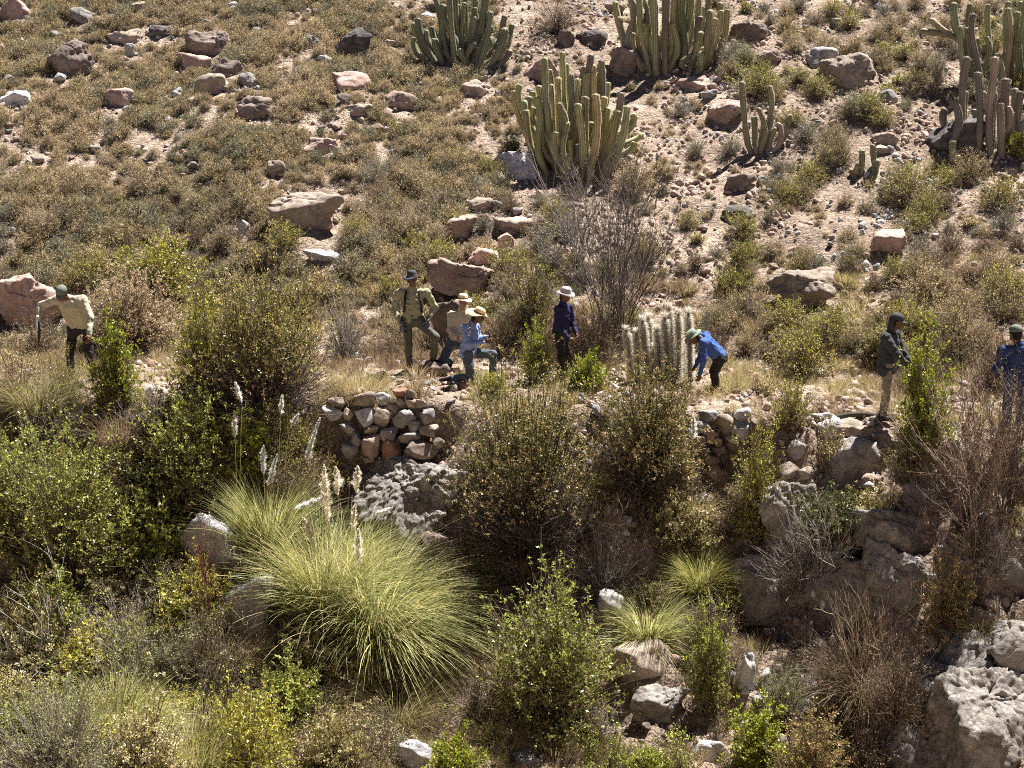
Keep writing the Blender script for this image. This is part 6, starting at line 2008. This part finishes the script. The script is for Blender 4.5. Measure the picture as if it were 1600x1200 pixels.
# ------------------------------------------------------------------ ground cover (nobody could count it): instanced with geometry nodes
def scrub_mesh(seed, kind, w_=0.5, h_=0.25, n=95, lpt=20):
    kw = dict(KINDS[kind])
    kw.update(n=n, lpt=lpt, heads=0.0, leaf=(0.026, 0.010), twr=0.8, drylow=0.3)
    br, fo, _ = shrub_parts(seed, w_, h_, **kw)
    b = Buf()
    for a in (br, fo):
        m = 0 if a is br else 1
        off = b.n
        for v, f, c in zip(a.v, a.f, a.c):
            b.v.append(v)
            b.c.append(c)
            b.f.append(f + off)
            b.m.append(np.full(len(f), m, np.int32))
            b.n += len(v)
    return b.mesh("scrub", [M_BARK, M_DRY])


def gn_scatter(name, protos, pts, rots, scales, idx):
    me = bpy.data.meshes.new(name)
    me.from_pydata([tuple(p) for p in pts], [], [])
    for nm, typ, data in (("rz", 'FLOAT_VECTOR', rots), ("sc", 'FLOAT_VECTOR', scales), ("ix", 'INT', idx)):
        a = me.attributes.new(nm, typ, 'POINT')
        if typ == 'FLOAT_VECTOR':
            a.data.foreach_set("vector", np.asarray(data, np.float32).ravel())
        else:
            a.data.foreach_set("value", np.asarray(data, np.int32))
    o = link(name, me)
    ng = bpy.data.node_groups.new(name, 'GeometryNodeTree')
    ng.interface.new_socket("Geometry", in_out='INPUT', socket_type='NodeSocketGeometry')
    ng.interface.new_socket("Geometry", in_out='OUTPUT', socket_type='NodeSocketGeometry')
    gi = ng.nodes.new("NodeGroupInput")
    go = ng.nodes.new("NodeGroupOutput")
    jn = ng.nodes.new("GeometryNodeJoinGeometry")
    ra = ng.nodes.new("GeometryNodeInputNamedAttribute")
    ra.data_type = 'FLOAT_VECTOR'
    ra.inputs["Name"].default_value = "rz"
    sa = ng.nodes.new("GeometryNodeInputNamedAttribute")
    sa.data_type = 'FLOAT_VECTOR'
    sa.inputs["Name"].default_value = "sc"
    ia = ng.nodes.new("GeometryNodeInputNamedAttribute")
    ia.data_type = 'INT'
    ia.inputs["Name"].default_value = "ix"
    for k, pr in enumerate(protos):
        oi = ng.nodes.new("GeometryNodeObjectInfo")
        oi.inputs["Object"].default_value = pr
        oi.inputs["As Instance"].default_value = True
        cmp_ = ng.nodes.new("FunctionNodeCompare")
        cmp_.data_type = 'INT'
        cmp_.operation = 'EQUAL'
        i_in = [s for s in cmp_.inputs if s.type == 'INT']
        ng.links.new([s for s in ia.outputs if s.enabled][0], i_in[0])
        i_in[1].default_value = k
        ip = ng.nodes.new("GeometryNodeInstanceOnPoints")
        ng.links.new(gi.outputs[0], ip.inputs["Points"])
        ng.links.new(cmp_.outputs[0], ip.inputs["Selection"])
        ng.links.new(oi.outputs["Geometry"], ip.inputs["Instance"])
        ng.links.new([s for s in ra.outputs if s.enabled][0], ip.inputs["Rotation"])
        ng.links.new([s for s in sa.outputs if s.enabled][0], ip.inputs["Scale"])
        ng.links.new(ip.outputs[0], jn.inputs[0])
    ng.links.new(jn.outputs[0], go.inputs[0])
    m = o.modifiers.new("scatter", 'NODES')
    m.node_group = ng
    o['kind'] = 'stuff'
    return o


def cover(name, n, xr, yr, dens, protos, smin, smax, seed, weights=None, zs=(0.8, 1.2), sink=0.02, tiltn=0.12, label=None, cat=None, keep=1.0):
    r = np.random.default_rng(seed)
    P = np.zeros((0, 2))
    while len(P) < n:
        x = r.uniform(*xr, n * 3)
        y = r.uniform(*yr, n * 3)
        k = (r.uniform(size=n * 3) < dens(x, y)) & clear(x, y, keep)
        P = np.concatenate([P, np.stack([x[k], y[k]], 1)])
    P = P[:n]
    z = height(P[:, 0], P[:, 1])
    pts = np.stack([P[:, 0], P[:, 1], z - sink], 1)
    rots = np.stack([r.normal(size=n) * tiltn, r.normal(size=n) * tiltn, r.uniform(0, 6.28, n)], 1)
    s = smin + (smax - smin) * r.uniform(size=n) ** 1.6
    s = s * (1 + 0.45 * noise2(P[:, 0], P[:, 1], 0.7, seed + 5)).clip(0.5, 1.6)
    sc = np.stack([s, s, s * r.uniform(zs[0], zs[1], n)], 1)
    wv_ = np.cumsum(weights if weights is not None else np.ones(len(protos)) / len(protos))
    nz = noise2(P[:, 0], P[:, 1], 0.42, seed) * 0.75 + 0.5 + r.normal(size=n) * 0.16
    idx = np.clip(np.searchsorted(wv_, np.clip(nz, 0, 0.999)), 0, len(protos) - 1)
    o = gn_scatter(name, protos, pts, rots, sc, idx)
    if label:
        o['label'] = label
        o['category'] = cat
    return o


PRO = []
for i, (kd, px, py, lb) in enumerate([('khaki', 300, 230, "one khaki scrub tuft in the middle of the dry left slope"), ('khakigreen', 360, 265, "one olive-tinted scrub tuft on the left slope"), ('greygreen', 560, 250, "one greyish scrub tuft right of the streaked pink rock"), ('straw', 250, 110, "one yellowish scrub tuft left of the pale blocky boulder")]):
    p = at(px, py)
    o = link("scrub_tuft", scrub_mesh(40 + i, kd), None, p, (0, 0, i * 1.0), 1.2)
    PRO.append(tag(o, lb, 'shrub', None))


def in_view(x, y):
    return np.abs(x) < 0.36 * y + 1.0


def blocked(x, y):
    return np.zeros_like(x, bool)


def d_left(x, y):
    a = x / y
    clump = noise2(x, y, 0.55, 41) + 0.5 * noise2(x, y, 1.6, 42)
    d = sstep(0.02, -0.08, a + 0.04 * noise2(x, y, 0.5, 43)) * np.clip(0.66 + 0.95 * clump, 0.04, 1)
    # gravelly openings of the upper left
    d *= 1 - 0.85 * np.exp(-((a + 0.255) / 0.028) ** 2 - ((y - 37.0) / 1.4) ** 2)
    d *= sstep(28.0, 29.0, y)
    return d * in_view(x, y)


def d_right(x, y):
    a = x / y
    clump = noise2(x, y, 0.8, 44) + 0.4 * noise2(x, y, 2.4, 45)
    d = sstep(-0.08, 0.02, a) * np.clip(0.10 + 1.1 * clump, 0.015, 0.8)
    d *= sstep(27.6, 28.4, y)
    return d * in_view(x, y)


cover("dry_scrub_cover", 9000, (-19, 4), (28, 50), d_left, PRO, 0.4, 1.35, 61, [0.58, 0.08, 0.16, 0.18], label="mass of dry khaki scrub covering the left hillside", cat="scrub")
cover("sparse_scrub_cover", 1350, (-6, 20), (27.5, 52), d_right, PRO, 0.25, 0.9, 62, [0.35, 0.25, 0.2, 0.2], label="thin scatter of tiny dry tufts on the right hillside", cat="scrub")

# grass tufts
GP = []
for i, (pal, px, py, lb) in enumerate([(P_DRYG, 600, 594, "little straw tuft on the terrace left of the dark-hatted man's boots"), (P_BROWN, 1190, 900, "little brown grass tuft on the bank")]):
    p = at(px, py)
    o = link("grass_tuft", grass_mesh(80 + i, 150, 0.30, 0.006, pal, spread=1.4, r0=0.08, seg=4).mesh("grass_tuft", M_BLADE), None, p)
    GP.append(tag(o, lb, 'grass'))


def d_terr(x, y):
    s = edge_y(x) - y
    a = x / y
    clump = 0.45 + noise2(x, y, 1.1, 47)
    path = np.where((a > -0.11) & (a < -0.03) & (s < 0) & (s > -2.0), 0.1, 1.0)
    return np.clip(clump, 0.03, 1) * path * in_view(x, y)


cover("dry_grass_cover", 3600, (-11, 12), (17.5, 31), d_terr, GP, 0.5, 1.35, 63, [0.6, 0.4], label="short dry grass on the terrace and the bank", cat="grass")

# litter scrub on the bank
def d_bank(x, y):
    s = edge_y(x) - y
    a = x / y
    d = np.clip(0.25 + 0.9 * noise2(x, y, 0.9, 48), 0.02, 1) * (s > 0.5)
    left = sstep(0.02, -0.10, a)
    return d * (0.35 + 0.65 * left) * in_view(x, y)


BP = []
for i, (kd, px, py, lb) in enumerate([('browndead', 1130, 1000, "one brown dead sprig bush on the right bank"), ('olive', 640, 1100, "one olive sprig bush under the pampas grass"), ('leafy', 150, 960, "one green sprig bush in the left foreground")]):
    p = at(px, py)
    o = link("scrub_tuft", scrub_mesh(90 + i, kd, 0.55, 0.42, 60, 18), None, p, (0, 0, i * 1.0), 1.0)
    BP.append(tag(o, lb, 'shrub', None))
cover("bank_scrub_cover", 950, (-9, 10), (16.5, 24.3), d_bank, BP, 0.6, 1.4, 64, [0.42, 0.36, 0.22], label="tangled low undergrowth on the ravine bank", cat="scrub")

# pebbles
PB = []
for i, (c, px, py, lb) in enumerate([('tan', 1200, 380, "one tan pebble on the bare right slope"), ('pink', 1290, 330, "one pinkish pebble on the bare right slope"), ('grey', 1120, 250, "one grey pebble left of the small thin cactus"), ('white', 650, 310, "one whitish pebble on the middle slope")]):
    p = at(px, py)
    o = link("pebble", rock_mesh(760 + i, (0.12, 0.10, 0.08), ROCK[c], 2, 8, 0.8, 20), None, p)
    PB.append(tag(o, lb, 'stone'))


def d_peb(x, y):
    a = x / y
    d = np.clip(0.35 + 0.9 * noise2(x, y, 0.9, 49), 0.05, 1)
    return d * (0.35 + 0.65 * sstep(-0.05, 0.05, a)) * in_view(x, y)


cover("pebbles", 16000, (-14, 18), (17, 48), d_peb, PB, 0.25, 1.7, 65, [0.4, 0.28, 0.24, 0.08], label="loose gravel and pebbles over the whole slope", cat="gravel", keep=0, tiltn=1.2, zs=(0.7, 1.1), sink=-0.01)

_tri = 0
for m_ in bpy.data.meshes:
    _tri += len(m_.loops) - 2 * len(m_.polygons)
print("TRIS", _tri, "objects", len(bpy.data.objects), "meshes", len(bpy.data.meshes), "mesh polys", sum(len(m_.polygons) for m_ in bpy.data.meshes))
